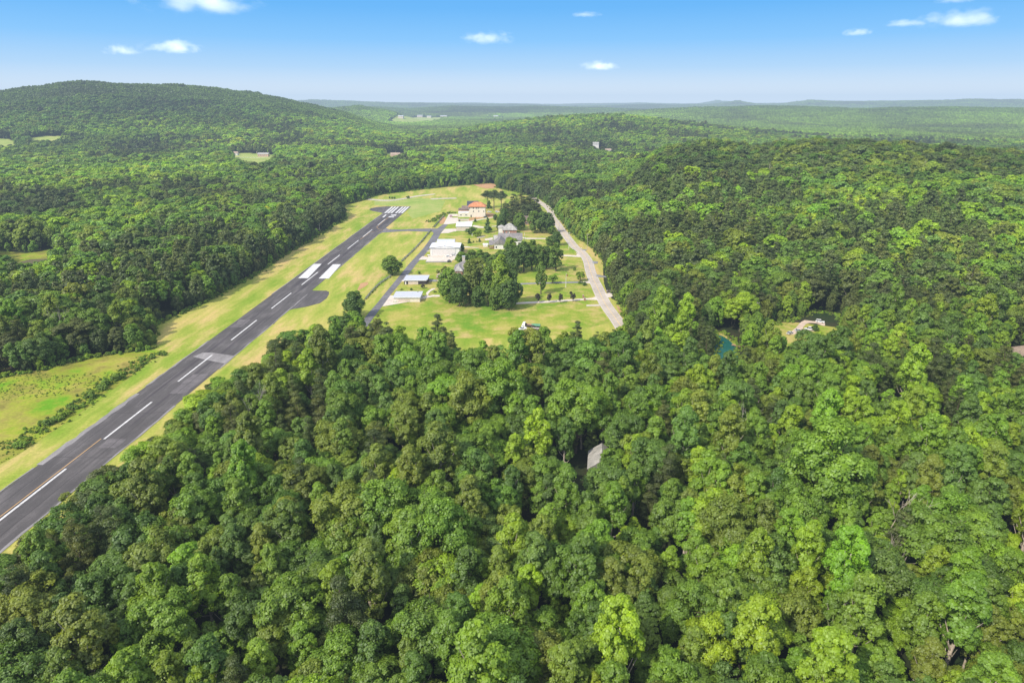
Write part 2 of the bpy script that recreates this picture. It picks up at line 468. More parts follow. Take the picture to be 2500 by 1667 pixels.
HILLS = [
    # wooded hill on the skyline, its small neighbour, the near wooded ridge, the low hill behind the valley, far ridges
    hill(2950, 1250, 900, [(-500, 300), (-150, 235), (0, 221), (90, 209), (180, 197), (260, 200), (430, 205), (520, 213), (620, 223), (690, 238), (750, 252), (800, 263), (850, 276), (920, 300), (980, 330)], 19),
    hill(4300, 700, 700, [(770, 275), (820, 262), (875, 257), (920, 263), (985, 276), (1050, 290)], 18),
    hill(930, 540, 500, [(1545, 400), (1570, 380), (1627, 352), (1690, 336), (1738, 332), (1798, 341), (1840, 351), (1925, 339), (1989, 331), (2095, 336), (2223, 344), (2350, 353), (2457, 361), (2550, 376), (2900, 400), (3300, 430)], 24),
    hill(2500, 900, 700, [(1100, 310), (1200, 292), (1300, 280), (1380, 271), (1440, 268), (1520, 270), (1600, 279), (1700, 292), (1800, 305)], 30),
    hill(4600, 1300, 900, [(1500, 275), (1620, 266), (1730, 262), (1850, 259), (1960, 261), (2080, 265), (2250, 261), (2400, 263), (2600, 264), (2900, 268)], 16),
    hill(6300, 1200, 900, [(700, 268), (860, 262), (1000, 264), (1100, 259), (1230, 262), (1330, 260), (1450, 263), (1550, 266)], 16),
    hill(9800, 1800, 1600, [(-600, 262), (500, 258), (700, 250), (760, 246), (830, 248), (960, 253), (1100, 256), (1300, 257), (1360, 262), (1500, 259), (1590, 256), (1650, 258), (1740, 256), (1800, 248), (1850, 256), (1900, 256), (1980, 246), (2060, 250), (2150, 249), (2300, 247), (2370, 244), (2500, 246), (2700, 249), (3200, 255)], 10),
    hill(13500, 1500, 1500, [(-600, 256), (600, 254), (900, 252), (1150, 253), (1350, 256), (1560, 253), (1700, 256), (1750, 247), (1830, 254), (2100, 252), (2500, 250), (3200, 254)], 8),
]

def height(x, y):
    x = np.asarray(x, float); y = np.asarray(y, float)
    r = np.hypot(x, y)
    u = x / np.maximum(y, 1.0)
    z = np.zeros_like(r)
    for R, wf, wb, U, Z in HILLS:
        t = np.where(r < R, (R - r) / wf, (r - R) / wb)
        zc = np.interp(u, U, Z) * np.where(y > 1, 1, 0)
        z = np.maximum(z, zc * (1 - sstep(0.0, 1.0, np.clip(t, 0, 1))))
    rough = (fnoise(x, y, 420, 3) - 0.5) * sstep(1150, 2000, r) * 18
    rough += (fnoise(x, y, 1500, 5) - 0.5) * sstep(3500, 6000, r) * 34
    gully = (fnoise(x, y, 190, 9) - 0.5) * np.clip(z / 60, 0, 1) * 9
    return z + np.maximum(rough, -3) * (1 - sstep(30, 110, z)) + gully

def land(px, py, up=0.0, r0=300.0, r1=9000.0):
    """where the line of sight of a pixel meets the land (plus up metres)"""
    dx, dy, dz = ray(px, py); l = math.hypot(dx, dy)
    R_ = np.linspace(r0, r1, 4000)
    hit = (CAM_H + dz / l * R_) <= height(dx / l * R_, dy / l * R_) + up
    k = int(np.argmax(hit)) if hit.any() else len(R_) - 1
    return (dx / l * R_[k], dy / l * R_[k])

def terrain():
    rr = np.concatenate([np.linspace(6, 380, 32), np.geomspace(400, 17500, 170)])
    na = 900
    an = np.linspace(0, 2 * math.pi, na, endpoint=False)
    A, Rr = np.meshgrid(an, rr)
    X = Rr * np.sin(A); Y = Rr * np.cos(A)
    Z = height(X, Y)
    nr = len(rr)
    v = np.stack([X, Y, Z], -1).reshape(-1, 3)
    i = np.arange(nr - 1)[:, None] * na + np.arange(na)[None, :]
    j = np.arange(nr - 1)[:, None] * na + (np.arange(na)[None, :] + 1) % na
    f = np.stack([i, i + na, j + na, j], -1).reshape(-1, 4)
    v = np.vstack([v, [[0, 0, 0]]])
    me = bpy.data.meshes.new('ground')
    cen = [(len(v) - 1, (k + 1) % na, k) for k in range(na)]
    me.from_pydata(v.tolist(), [], f.tolist() + cen)
    me.materials.append(M['forest_floor'])
    for p in me.polygons: p.use_smooth = True
    me.update()
    bm_ok = link_mesh('ground', me)
    # keep the faces pointing up
    if me.polygons[1000].normal.z < 0: me.flip_normals()
    return tag(bm_ok, 'dark shaded woodland floor under the whole forest', None, None, 'structure')
terrain()

def struct(name, pts, z, mat, label=None):
    o = MB().poly(pts, z).build(name, M[mat])
    return tag(o, label, None, None, 'structure')

def strip_pts(center, w):
    """ribbon outline of width w along a list of points"""
    L, Rr = [], []
    n = len(center)
    for i, p in enumerate(center):
        a = center[max(0, i - 1)]; b = center[min(n - 1, i + 1)]
        dx, dy = b[0] - a[0], b[1] - a[1]; l = math.hypot(dx, dy) or 1
        nx, ny = -dy / l, dx / l
        ww = w[i] if isinstance(w, (list, tuple)) else w
        L.append((p[0] + nx * ww / 2, p[1] + ny * ww / 2)); Rr.append((p[0] - nx * ww / 2, p[1] - ny * ww / 2))
    return L, Rr

def ribbon(name, center, w, z, mat, label=None, off=0.0):
    L, Rr = strip_pts(center, w)
    mb = MB()
    for i in range(len(L) - 1):
        mb.quad((*Rr[i], z), (*Rr[i + 1], z), (*L[i + 1], z), (*L[i], z))
    return tag(mb.build(name, M[mat]), label, None, None, 'structure')

def spline(pts, k=6):
    """Catmull-Rom through points"""
    out = []
    P = [pts[0]] + list(pts) + [pts[-1]]
    for i in range(1, len(P) - 2):
        p0, p1, p2, p3 = P[i - 1:i + 3]
        for j in range(k):
            t = j / k
            out.append(tuple(0.5 * (2 * p1[d] + (p2[d] - p0[d]) * t + (2 * p0[d] - 5 * p1[d] + 4 * p2[d] - p3[d]) * t * t + (-p0[d] + 3 * p1[d] - 3 * p2[d] + p3[d]) * t ** 3) for d in (0, 1)))
    out.append(tuple(pts[-1]))
    return out

# ------------------------------------------------------------------ open land around the airstrip
LEFT_EDGE = [PD(x, y) for x, y in [(-120, 880), (0, 866), (100, 848), (230, 816), (345, 802), (354, 775), (352, 748), (480, 690), (600, 622), (650, 588), (720, 548), (792, 502), (784, 472), (835, 460), (860, 449), (930, 440), (1020, 430), (1090, 424), (1128, 421)]]
RIGHT_EDGE = [PD(x, y) for x, y in [(1138, 430), (1160, 437), (1190, 442), (1215, 450), (1243, 458), (1262, 470), (1285, 500), (1312, 535), (1355, 562), (1388, 600), (1400, 640), (1412, 675), (1432, 712), (1442, 740)]]
NEAR_EDGE = [PD(x, y, 15.0 if x > 850 else (13.6 if x > 430 else 9.8)) for x, y in [(1425, 748), (1370, 756), (1290, 758), (1200, 780), (1145, 796), (1100, 772), (1030, 762), (930, 756), (860, 738), (835, 722), (800, 718), (765, 726), (705, 752), (645, 782), (590, 810), (525, 858), (448, 915), (420, 958), (300, 1058), (150, 1150), (0, 1285), (-160, 1440)]]
CLEAR_AIR = LEFT_EDGE + RIGHT_EDGE + NEAR_EDGE + [(-330, 60), (-330, 230)]

struct('grass', CLEAR_AIR, 0.05, 'verge', 'mown yellow-green grass on both sides of the airstrip')
# greener village lawns beside the road
struct('lawn', [PA(x, y) for x, y in [(265, 1120), (330, 1040), (500, 830), (600, 690), (790, 470), (850, 400), (940, 350), (1120, 330), (1300, 300), (1480, 260), (1600, 200), (1720, 330), (1850, 520), (1960, 680), (2000, 860), (2090, 1060), (2180, 1200), (1800, 1300), (1400, 1330), (800, 1330), (400, 1250)]], 0.08, 'lawn', 'green mown lawns around the houses and hangars')
struct('meadow', [PD(x, y) for x, y in [(-120, 882), (0, 868), (100, 850), (230, 818), (345, 804), (372, 806), (330, 842), (240, 910), (130, 985), (40, 1045), (-60, 1100)]], 0.08, 'meadow', 'bright unmown meadow below the forest edge')
struct('mown_clearing', [PA(x, y) for x, y in [(250, 195), (560, 175), (740, 190), (830, 205), (790, 290), (560, 350), (520, 300), (540, 248), (380, 243), (250, 240)]], 0.08, 'field', 'pale mown grass beyond the runway end')

def soil_patch(pts, name='bare_soil'):
    return struct(name, spline([*pts, pts[0]], 4)[:-1], 0.105, 'soil')
soil_patch([PA(x, y) for x, y in [(1060, 72), (1130, 62), (1235, 66), (1240, 96), (1170, 104), (1110, 90)]])
soil_patch([PA(x, y) for x, y in [(785, 345), (832, 338), (815, 390), (780, 388)]])
soil_patch([PA(x, y) for x, y in [(135, 880), (190, 870), (195, 890), (140, 925), (110, 935)]])
soil_patch([PC(x, y) for x, y in [(1985, 930), (2060, 1010), (2100, 1090), (2050, 1080)]])
soil_patch([PH(x, y) for x, y in [(2040, 520), (2290, 545), (2290, 650), (2090, 660)]])
soil_patch([PH(x, y) for x, y in [(1500, 690), (1700, 660), (1980, 660), (2090, 650), (1700, 740), (1480, 790)]])

# ------------------------------------------------------------------ runway and taxiways
def CL(y): return (-160.3 + 0.0325 * (y - 60) + (0.8 if y > 330 else 0.8 * max(0, (y - 60) / 270.0)), y)
RWY0, RWY1 = 40.0, 811.0
W2 = 11.6
rwc = [CL(y) for y in np.linspace(RWY0, RWY1, 60)]
ribbon('runway', rwc, 2 * W2, 0.14, 'runway', 'long dark asphalt runway with white centre dashes')
# broken pale shoulders along the edges
def shoulder(y0, y1, side, w):
    ys = np.linspace(y0, y1, 16)
    c = []
    for i, y in enumerate(ys):
        x = CL(y)[0] + side * (W2 - w / 2 + 0.6)
        c.append((x + (RNG.random() - .5) * 0.5, y))
    ribbon('runway_shoulder', c, [w * (0.5 + RNG.random() * 0.8) for _ in ys], 0.17, 'worn')
shoulder(202, 262, -1, 2.4); shoulder(270, 330, -1, 1.0); shoulder(150, 250, 1, 0.9); shoulder(290, 420, 1, 0.8); shoulder(60, 200, -1, .6); shoulder(420, 800, -1, 0.6); shoulder(480, 640, 1, 0.6)
struct('taxiway', [PN(x, y) for x, y in [(760, 520), (700, 498), (550, 470), (330, 430), (215, 390), (195, 365), (260, 320), (500, 270), (900, 240), (1100, 238), (900, 500)]], 0.12, 'runway', 'dark turning bulb at the far end of the runway')
struct('taxiway', [PL(x, y) for x, y in [(1740, 520), (1797, 540), (1875, 541), (1889, 548), (1888, 562), (1876, 584), (1838, 612), (1755, 634), (1685, 646), (1652, 655), (1612, 690), (1570, 735), (1560, 640)]], 0.12, 'runway', 'dark asphalt turn-off bulb beside the runway')
struct('worn_patch', [PL(x, y) for x, y in [(1108, 920), (1165, 897), (1215, 897), (1345, 915), (1290, 960), (1180, 938)]], 0.18, 'worn', 'pale worn strip crossing the runway')
struct('taxiway', [PN(x, y) for x, y in [(820, 1150), (890, 1130), (1000, 1180), (1420, 1190), (1700, 1178), (2352, 1170), (2352, 1245), (1800, 1250), (1500, 1262), (1000, 1300), (720, 1312), (560, 1400), (420, 1500)]] , 0.12, 'taxi', 'narrow grey taxiway joining the runway')
struct('taxiway', [PA(x, y) for x, y in [(520, 436), (700, 431), (760, 432), (800, 420), (780, 470), (740, 475), (725, 458), (520, 452)]], 0.125, 'taxi')
TL = [(812, 397), (765, 432), (735, 470), (690, 540), (640, 605), (590, 660), (530, 725), (470, 800), (400, 885), (330, 970), (270, 1045), (200, 1125), (120, 1230)]
TR = [(852, 397), (800, 460), (760, 530), (700, 600), (648, 662), (595, 720), (545, 785), (465, 875), (385, 970), (318, 1062), (265, 1130), (190, 1235)]
struct('taxiway', spline([PA(*p) for p in TL], 4) + spline([PA(*p) for p in reversed(TR)], 4), 0.13, 'taxi', 'grey parallel taxiway past the hangars')
struct('taxiway_patch', [PE(x, y) for x, y in [(480, 520), (600, 495), (645, 492), (600, 545), (530, 560)]], 0.16, 'worn')

def blot(name, x0, x1, y0, y1, mat, z, k=18, amp=.35):
    L_, R_ = [], []
    for y in np.linspace(y0, y1, k):
        t = (y - y0) / (y1 - y0); e = 1.0 if mat == 'patch' else math.sin(math.pi * t) ** .35
        cxx = CL(y)[0] + (x0 + x1) / 2; h = (x1 - x0) / 2 * e
        L_.append((cxx - h - RNG.random() * amp, y)); R_.append((cxx + h + RNG.random() * amp, y))
    return struct(name, L_ + R_[::-1], z, mat)
for (a, b, c_, d_) in ((-5.5, -2.2, 430, 560), (1.6, 4.6, 420, 590), (-4.8, -3.4, 250, 400), (3.0, 4.2, 230, 380), (-6.0, -1.5, 640, 735), (2.0, 6.0, 640, 730)):
    blot('tyre_rubber', a, b, c_, d_, 'rubber_mark', 0.15)
for y in (118, 151, 207, 243, 301, 356, 402, 468, 520, 588, 642):
    j = RNG.normal(0, 1, 9) * .35
    ribbon('sealed_crack', [(CL(y)[0] + t, y + j[i]) for i, t in enumerate(np.linspace(-W2 + .4, W2 - .4, 9))], 0.22, 0.155, 'seal')
for (s_, y0, y1) in ((-6.2, 80, 330), (5.9, 120, 420), (-5.6, 340, 560)):
    ribbon('sealed_crack', [(CL(y)[0] + s_ + RNG.normal(0, .12), y) for y in np.linspace(y0, y1, 40)], 0.2, 0.157, 'seal')
for (a, b, y0, y1) in ((3.2, 9.5, 262, 284), (-9.5, -4.0, 352, 366), (2.0, 8.0, 214, 221)):
    blot('worn_patch', a, b, y0, y1, 'patch', 0.152, 8, .8)

# painted marks: one object per mark kind along the runway
def mark(name, mb, mat, label): return tag(mb.build(name, M[mat]), label, None, None, 'structure')
dash = MB()
for (y0, y1) in [(177.5, 199.3), (220.7, 253.4), (275.2, 308.8), (330.7, 365.1), (387.9, 423.1), (444.0, 480.4), (505.6, 539.4), (563.9, 601.7), (617.4, 655.7), (672, 706), (115, 152)]:
    if y0 > 660: continue
    if y0 == 177.5: y0 = 165.0
    a, b = CL(y0), CL(y1)
    dash.quad((a[0] - .42, a[1], .2), (a[0] + .42, a[1], .2), (b[0] + .42, b[1], .2), (b[0] - .42, b[1], .2))
x0, y0 = PN(545, 1010); x1, y1 = PN(850, 765)
dash.quad((x0 - .4, y0, .2), (x0 + .4, y0, .2), (x1 + .4, y1, .2), (x1 - .4, y1, .2))
mark('centre_line_marking', dash, 'paint_white', 'white dashed centre line along the runway')
bars = MB()
for xa, xb in ((800, 1110), (922, 1232), (1048, 1350), (1238, 1535), (1362, 1655), (1484, 1765)):
    p = [PN(xa, 517), PN(xa + 82, 517), PN(xb + 75, 258), PN(xb, 258)]
    bars.quad(*[(q[0], q[1], .2) for q in p])
mark('threshold_marking', bars, 'paint_white', 'six white threshold bars at the far runway end')
num = MB()
def npoly(mb, pts): mb.poly([PN(*p) for p in pts], 0.2)
npoly(num, [(716, 692), (800, 692), (912, 572), (860, 572)])
npoly(num, [(1075, 600), (1095, 574), (1312, 576), (1300, 606), (1270, 622), (1050, 668), (1215, 664), (1205, 694), (975, 694), (985, 668), (1030, 648), (1235, 604)])
mark('runway_number', num, 'paint_white', 'white painted runway number 21 facing the far end')
aim = MB()
for p in ([(1712, 470), (1768, 470), (1847, 388), (1802, 388)], [(1830, 472), (1888, 472), (1958, 390), (1912, 390)]):
    q = [PL(*c) for c in p]
    aim.quad(*[(c[0], c[1], .2) for c in q])
mark('aiming_point_marking', aim, 'paint_white', 'two wide white aiming bars on the runway')
yl = MB()
def yline(pts, w, mb=yl):
    L, Rr = strip_pts(pts, w)
    for i in range(len(L) - 1): mb.quad((*Rr[i], .19), (*Rr[i + 1], .19), (*L[i + 1], .19), (*L[i], .19))
yline([(CL(y)[0] - 1.35, y) for y in np.linspace(90, 221, 20)], 0.32)
yline(spline([PN(x, y) for x, y in [(970, 690), (900, 750), (780, 850), (600, 1010), (520, 1075), (505, 1105), (540, 1145), (640, 1185), (850, 1215), (1000, 1225)]], 4), 0.35)
yline(spline([PN(x, y) for x, y in [(-180, 1600), (0, 1470), (170, 1340), (280, 1295), (420, 1272), (800, 1248), (1000, 1240)]], 4), 0.35)
mark('taxi_line_marking', yl, 'paint_yellow', 'yellow taxi guide lines on the runway')

# ------------------------------------------------------------------ public road, drives, aprons
ROADC = [PF(x, y) for x, y in [(60, 385), (120, 415), (190, 468), (290, 530), (362, 592), (404, 650), (418, 715), (470, 795), (535, 880), (590, 960), (670, 1070), (760, 1185), (860, 1310)]] + [PC(x, y) for x, y in [(1405, 75), (1490, 168), (1542, 262), (1572, 385), (1620, 525), (1682, 650), (1746, 795), (1812, 925), (1900, 1055), (1985, 1170), (2090, 1330)]]
ROADC = spline(ROADC, 4)
ribbon('road', ROADC, 8.0, 0.14, 'road', 'pale two-lane country road curving past the lawns')
mb = MB()
for off, w, mm in ((-3.6, 0.22, 0), (3.6, 0.22, 0)):
    L, Rr = strip_pts(ROADC, 2 * abs(off))
    yline(L if off > 0 else Rr, w, mb)
mark('road_edge_marking', mb, 'paint_white', 'white edge lines of the country road')
mb = MB(); yline(ROADC, 0.34, mb)
mark('road_centre_marking', mb, 'paint_road', 'yellow centre line of the country road')
def slab(pts, mat='concrete', name='driveway', label=None, z=0.16): return struct(name, pts, z, mat, label)
slab([PC(x, y) for x, y in [(380, 912), (540, 898), (900, 880), (1450, 845), (1600, 835), (1655, 815), (1710, 872), (1560, 862), (1450, 872), (900, 912), (540, 928), (380, 934)]], label='long white concrete driveway below the young purple trees')
slab([PC(x, y) for x, y in [(1800, 765), (1880, 753), (1960, 785), (1905, 822), (1845, 832)]])
slab([PC(x, y) for x, y in [(300, 606), (700, 590), (1380, 572), (1460, 575), (1455, 598), (1380, 597), (700, 612), (300, 630)]], 'drive_dark', label='grey asphalt driveway across the lawn')
slab([PC(x, y) for x, y in [(1455, 575), (1560, 562), (1572, 605), (1455, 596)]])
slab([PC(x, y) for x, y in [(1100, 146), (1350, 156), (1370, 120), (1440, 186), (1100, 166)]])
slab([PC(x, y) for x, y in [(1510, 944), (1725, 934), (1750, 966), (1515, 970)]], 'gravel')
slab([PC(x, y) for x, y in [(1600, 243), (1700, 255), (1690, 288), (1615, 292)]], 'drive_dark')
slab([PC(x, y) for x, y in [(1660, 455), (1830, 490), (1830, 508), (1675, 502)]], 'drive_dark')
slab([PF(x, y) for x, y in [(970, 1335), (1060, 1340), (1060, 1362), (990, 1360)]], 'drive_dark')
slab([PB(x, y) for x, y in [(1740, 930), (1850, 950), (2260, 955), (2260, 972), (1850, 975), (1750, 955)]])
slab([PH(x, y) for x, y in [(690, 888), (860, 562), (1150, 560), (1150, 830), (1300, 820), (1700, 745), (2290, 650), (2290, 672), (1720, 775), (1380, 838), (1100, 858), (860, 885)]], name='apron', label='cream concrete apron and drive in front of the orange-roofed house')
slab([PH(x, y) for x, y in [(960, 640), (1140, 634), (1140, 680), (960, 680)]], 'lawn', 'lawn_patch', z=0.2)
slab([PH(x, y) for x, y in [(600, 1175), (720, 1040), (1100, 1030), (1100, 1115), (1000, 1125), (850, 1168)]], name='apron')
slab([PH(x, y) for x, y in [(1610, 930), (1680, 915), (1980, 965), (1980, 1005), (1800, 1008), (1620, 960)]])
slab([PH(x, y) for x, y in [(2220, 955), (2420, 930), (2420, 950), (2230, 972)]])
slab([PI_(x, y) for x, y in [(130, 770), (215, 575), (1150, 575), (1075, 640), (1060, 690), (960, 740), (930, 772)]], name='apron', label='wide cream apron in front of the big white hangar')
slab([PI_(x, y) for x, y in [(120, 778), (950, 778), (945, 800), (110, 800)]], 'drive_dark', 'drain_channel')
slab([PI_(x, y) for x, y in [(-110, 715), (15, 598), (190, 630), (160, 715)]], name='apron')
slab([PI_(x, y) for x, y in [(130, 455), (180, 432), (255, 430), (255, 448)]], name='apron')
slab(spline([PI_(x, y) for x, y in [(1250, 300), (1430, 290), (1560, 312), (1800, 340), (1790, 352), (1550, 326), (1400, 320), (1250, 318)]], 3), name='path')
slab([PE(x, y) for x, y in [(105, 1165), (255, 955), (330, 955), (320, 1088), (410, 1085), (700, 1022), (900, 970), (955, 945), (942, 905), (990, 860), (1050, 825), (1110, 813), (1122, 826), (1030, 875), (978, 935), (1000, 962), (1070, 945), (1200, 945), (1210, 978), (1085, 978), (960, 1003), (700, 1063)]], name='driveway', label='curving cream concrete drive beside the flat-roofed hangar')
slab([PE(x, y) for x, y in [(470, 682), (520, 632), (600, 640), (560, 690)]], name='apron')
slab([PE(x, y) for x, y in [(985, 652), (1150, 650), (1150, 692), (975, 692)]], 'drive_dark', 'driveway')
# gravel lanes at the far field
slab(spline([PA(x, y) for x, y in [(118, 178), (250, 190), (380, 196), (520, 176), (600, 160), (735, 147), (735, 154), (600, 170), (500, 190), (380, 206), (250, 202), (120, 188)]], 3), 'gravel', 'track', 'pale gravel lane across the far field')
slab([PA(x, y) for x, y in [(705, 184), (920, 178), (925, 186), (720, 193)]], 'gravel', 'track')

# curved drive with three parked cars, in a clearing among the trees
CLEAR_CARS = [PD(x, y) for x, y in [(1745, 764), (1752, 751), (1785, 744), (1840, 728), (1890, 716), (1930, 728), (1935, 756)]] + [PD(x, y, 13) for x, y in [(1928, 768), (1870, 774), (1820, 784), (1770, 778), (1750, 772)]]
slab(CLEAR_CARS, 'lawn', 'lawn', 'small lawn with a curved drive among the trees', 0.05)
slab(spline([PQ(x, y) for x, y in [(1620, 425), (1500, 435), (1300, 475), (1100, 545), (950, 640), (830, 780), (650, 930), (560, 1010), (760, 1000), (1000, 940), (1300, 905), (1450, 900), (1450, 845), (1150, 835), (1050, 805), (1100, 720), (1190, 650), (1350, 640), (1500, 660), (1640, 710), (1750, 720), (1740, 560)]], 3), 'tan_drive', 'driveway', 'curved tan driveway with parked cars among the trees', 0.12)
# teal pond with a plank dock
CLEAR_POND = [PR(x, y) for x, y in [(150, 330), (190, 325), (250, 380), (300, 400)]] + [PR(x, y, 18) for x, y in [(310, 445), (250, 460), (180, 455), (150, 400)]]
slab(CLEAR_POND, 'lawn', 'lawn', 'grassy bank of the teal pond', 0.04)
slab([PR(x, y) for x, y in [(140, 345), (190, 355), (235, 385), (285, 430), (300, 520), (120, 520)]], 'teal', 'pond', 'teal green pond half hidden by trees', 0.1)
# brown pond among the trees far on the side of the airstrip
CLEAR_LAKE = [PD(x, y) for x, y in [(-20, 574), (60, 582), (150, 568), (150, 590), (120, 598)]] + [PD(x, y, 15) for x, y in [(112, 600), (60, 610), (10, 600), (-20, 594)]]
slab(CLEAR_LAKE, 'meadow', 'lawn', 'grassy bank round the brown pond', 0.05)
slab([PD(x, y) for x, y in [(-20, 600), (40, 603), (70, 596), (115, 594), (118, 606), (100, 640), (-20, 640)]], 'water', 'pond', 'still brown pond among the trees', 0.1)
# far pale fields
def far_field(far, near, mat='field', label=None, zn=15.0):
    z0 = 0.0
    pts = [land(x / .9408, y / .9408, 1.0) for x, y in far] + [land(x / .9408, y / .9408, zn) for x, y in near]
    xs = [p[0] for p in pts]; ys = [p[1] for p in pts]; n = 26
    gx, gy = np.meshgrid(np.linspace(min(xs), max(xs), n), np.linspace(min(ys), max(ys), n)); gz = height(gx, gy) + 1.2
    mb = MB(); mb.v = np.stack([gx, gy, gz], -1).reshape(-1, 3).tolist()
    cx = ((gx[:-1, :-1] + gx[1:, 1:]) / 2).ravel(); cyy = ((gy[:-1, :-1] + gy[1:, 1:]) / 2).ravel()
    px_, j_ = np.array(pts), 0
    ok = np.zeros(len(cx), bool); j_ = len(pts) - 1
    for i_ in range(len(pts)):
        xi, yi = pts[i_]; xj, yj = pts[j_]
        ok ^= ((yi > cyy) != (yj > cyy)) & (cx < (xj - xi) * (cyy - yi) / ((yj - yi) if yj != yi else 1e-9) + xi); j_ = i_
    for q in np.nonzero(ok)[0]:
        a, b = divmod(int(q), n - 1); k = a * n + b
        mb.f.append((k, k + 1, k + n + 1, k + n))
    o = mb.build('field', M[mat], None, True)
    tag(o, label, None, None, 'structure')
    return pts
FAR = [
    far_field([(-40, 318), (20, 320), (40, 327)], [(45, 335), (0, 338), (-40, 338)], label='bright green field far below the wooded hill'),
    far_field([(62, 318), (100, 313), (150, 314)], [(150, 320), (110, 326), (70, 328)]),
    far_field([(535, 352), (575, 352), (640, 357)], [(632, 368), (615, 380), (580, 384), (530, 364)], label='square bright field in front of the far farm buildings'),
    far_field([(900, 276), (950, 271), (1010, 270)], [(1015, 274), (960, 279), (905, 279)]),
    far_field([(880, 352), (935, 352)], [(940, 362), (880, 362)]),
]
# hidden roofs in the near forest need a little room
def disc(x, y, r): return [(x + r * math.cos(a), y + r * math.sin(a)) for a in np.linspace(0, 2 * math.pi, 14, endpoint=False)]
cab = at(1452, 1140, 4.0)
rhs = at(2490, 868, 3.0)
CLEAR_CAB = [(cab[0] - 11, cab[1] - 25), (cab[0] + 1.5, cab[1] - 25), (cab[0] + 5, cab[1] + 6), (cab[0] - 10, cab[1] + 8)]
_l = math.hypot(*rhs); _ux, _uy = rhs[0] / _l, rhs[1] / _l
CLEAR_RHS = [(rhs[0] + _ux * a - _uy * b, rhs[1] + _uy * a + _ux * b) for a, b in ((9, -10), (9, 8), (-40, 5), (-40, -5))]
DEAD = [PD(1088, 900, 16), PD(2053, 1166, 16), PD(1700, 968, 14), PD(146, 770, 8), PD(2045, 1255, 12), PD(590, 936, 14)]
CLEARS = [CLEAR_AIR, CLEAR_CARS, CLEAR_POND, CLEAR_LAKE, CLEAR_CAB, CLEAR_RHS] + FAR + [disc(x, y - 3.5, r_) for (x, y), r_ in zip(DEAD, (7, 5, 4.5, 4, 4.5, 4.5))]

# ------------------------------------------------------------------ buildings
def window(mb_parent, x0, x1, z0, z1, y, name='window', mat='glass', frame_mat='white', facing='-y'):
    """framed window set on a wall facing -y (default) or a side wall"""
    if facing == '-y':
        w = MB().box(x0, x1, y - 0.06, y + 0.05, z0, z1).build(name, M[mat], mb_parent)
        f = MB()
        for a in ((x0 - .12, x1 + .12, z1, z1 + .12), (x0 - .12, x1 + .12, z0 - .14, z0)):
            f.box(a[0], a[1], y - 0.11, y + .05, a[2], a[3])
        f.box(x0 - .12, x0, y - .11, y + .05, z0, z1); f.box(x1, x1 + .12, y - .11, y + .05, z0, z1)
        f.build('frame', M[frame_mat], w)
        return w
    s = 1 if facing == '+x' else -1
    return MB().box(min(y, y + s * .06), max(y, y + s * .06), x0, x1, z0, z1).build(name, M[mat], mb_parent)

# 1 orange roofed tower house
p0 = PH(1510, 660); p1 = PH(2025, 660)
W = p1[0] - p0[0]
r = empty('house', (p0[0], p0[1], 0), 0, 'tall cream house with an orange tiled hip roof beside the concrete apron', 'house')
D = 13.0; Hh = 11.4
wl = MB().box(0, W, 0, D, 0, Hh).build('wall', M['cream'], r)
MB().hip(-.9, W + .9, -.9, D + .9, Hh + 0.003, 4.3, 6.2).build('roof', M['tile_orange'], r)
MB().box(-.95, W + .95, -.95, D + .95, Hh - .22, Hh).build('eave', M['dark'], r)
u = W / 515.0
for xa, za in ((1645, 0), (1742, 0), (1800, 0)):
    cx = (xa - 1510) * u; window(r, cx - .45, cx + .45, 9.2, 10.9, 0)
for xa in (1645, 1818, 1975):
    cx = (xa - 1510) * u; window(r, cx - .45, cx + .45, 5.8, 7.3, 0)
cx = (1525 - 1510) * u; window(r, cx - .2, cx + .45, 9.2, 10.9, 0)
cx = (1572 - 1510) * u
MB().box(cx - .6, cx + .6, -.07, .1, 0, 2.6).build('door', M['dark'], r)
for k in (2.5, 6.5, 10.0): window(r, k - .5, k + .5, 9.0, 10.6, W, facing='+x'); window(r, k - .5, k + .5, 5.6, 7.2, W, facing='+x')
# low annex with two slot windows, rear wings
AX0 = (1160 - 1510) * u
MB().box(AX0, 0 - .004, 0.6, 11.0, 0, 4.6).build('annex', M['cream'], r)
MB().box(AX0 - .2, -.004, .4, 11.2, 4.6, 4.85).build('annex_roof', M['white'], r)
for xa in (1243, 1412):
    cx = (xa - 1510) * u; window(r, cx - 1.1, cx + 1.1, 2.0, 2.8, .6)
b0 = (1130 - 1510) * u
MB().box(b0, -.1, 18.0, 29.0, 0, 5.6).build('rear_wing', M['pinkwall'], r)
MB().gable(b0 + 3.5, .6, 17.2, 29.6, 5.6, 3.6, 'x').build('rear_roof', M['shingle_brown'], r)
MB().box(b0 - .3, b0 + 3.5, 17.4, 29.3, 5.6, 5.9).build('rear_flat_roof', M['shingle_brown'], r)
for k in (b0 + 1.5, b0 + 6.7, b0 + 9.4): window(r, k - .8, k + .8, 1.4, 3.4, 18.0, frame_mat='white')
b1 = (1400 - 1510) * u
MB().box(b1, b1 + 12, 30.5, 42, 0, 8.2).build('tower_wing', M['white'], r)
MB().gable(b1 - .6, b1 + 12.6, 29.9, 42.6, 8.2, 4.4, 'x').build('tower_roof', M['shingle_dark'], r)
q0 = PH(1160, 815); q1 = PH(1500, 790)
wallr = empty('retaining_wall', (q0[0], q0[1], 0), 0, 'low cream retaining wall below the annex of the orange-roofed house', 'wall')
MB().box(0, .35, 0, 9.5, 0, 2.1).box(.35, q1[0] - q0[0], 6.0, 6.35, 0, 2.3).build('wall', M['beige'], wallr)
MB().box(-.1, .45, -.1, 9.5, 2.1, 2.25).box(.45, q1[0] - q0[0], 5.9, 6.45, 2.3, 2.45).build('coping', M['concrete'], wallr)

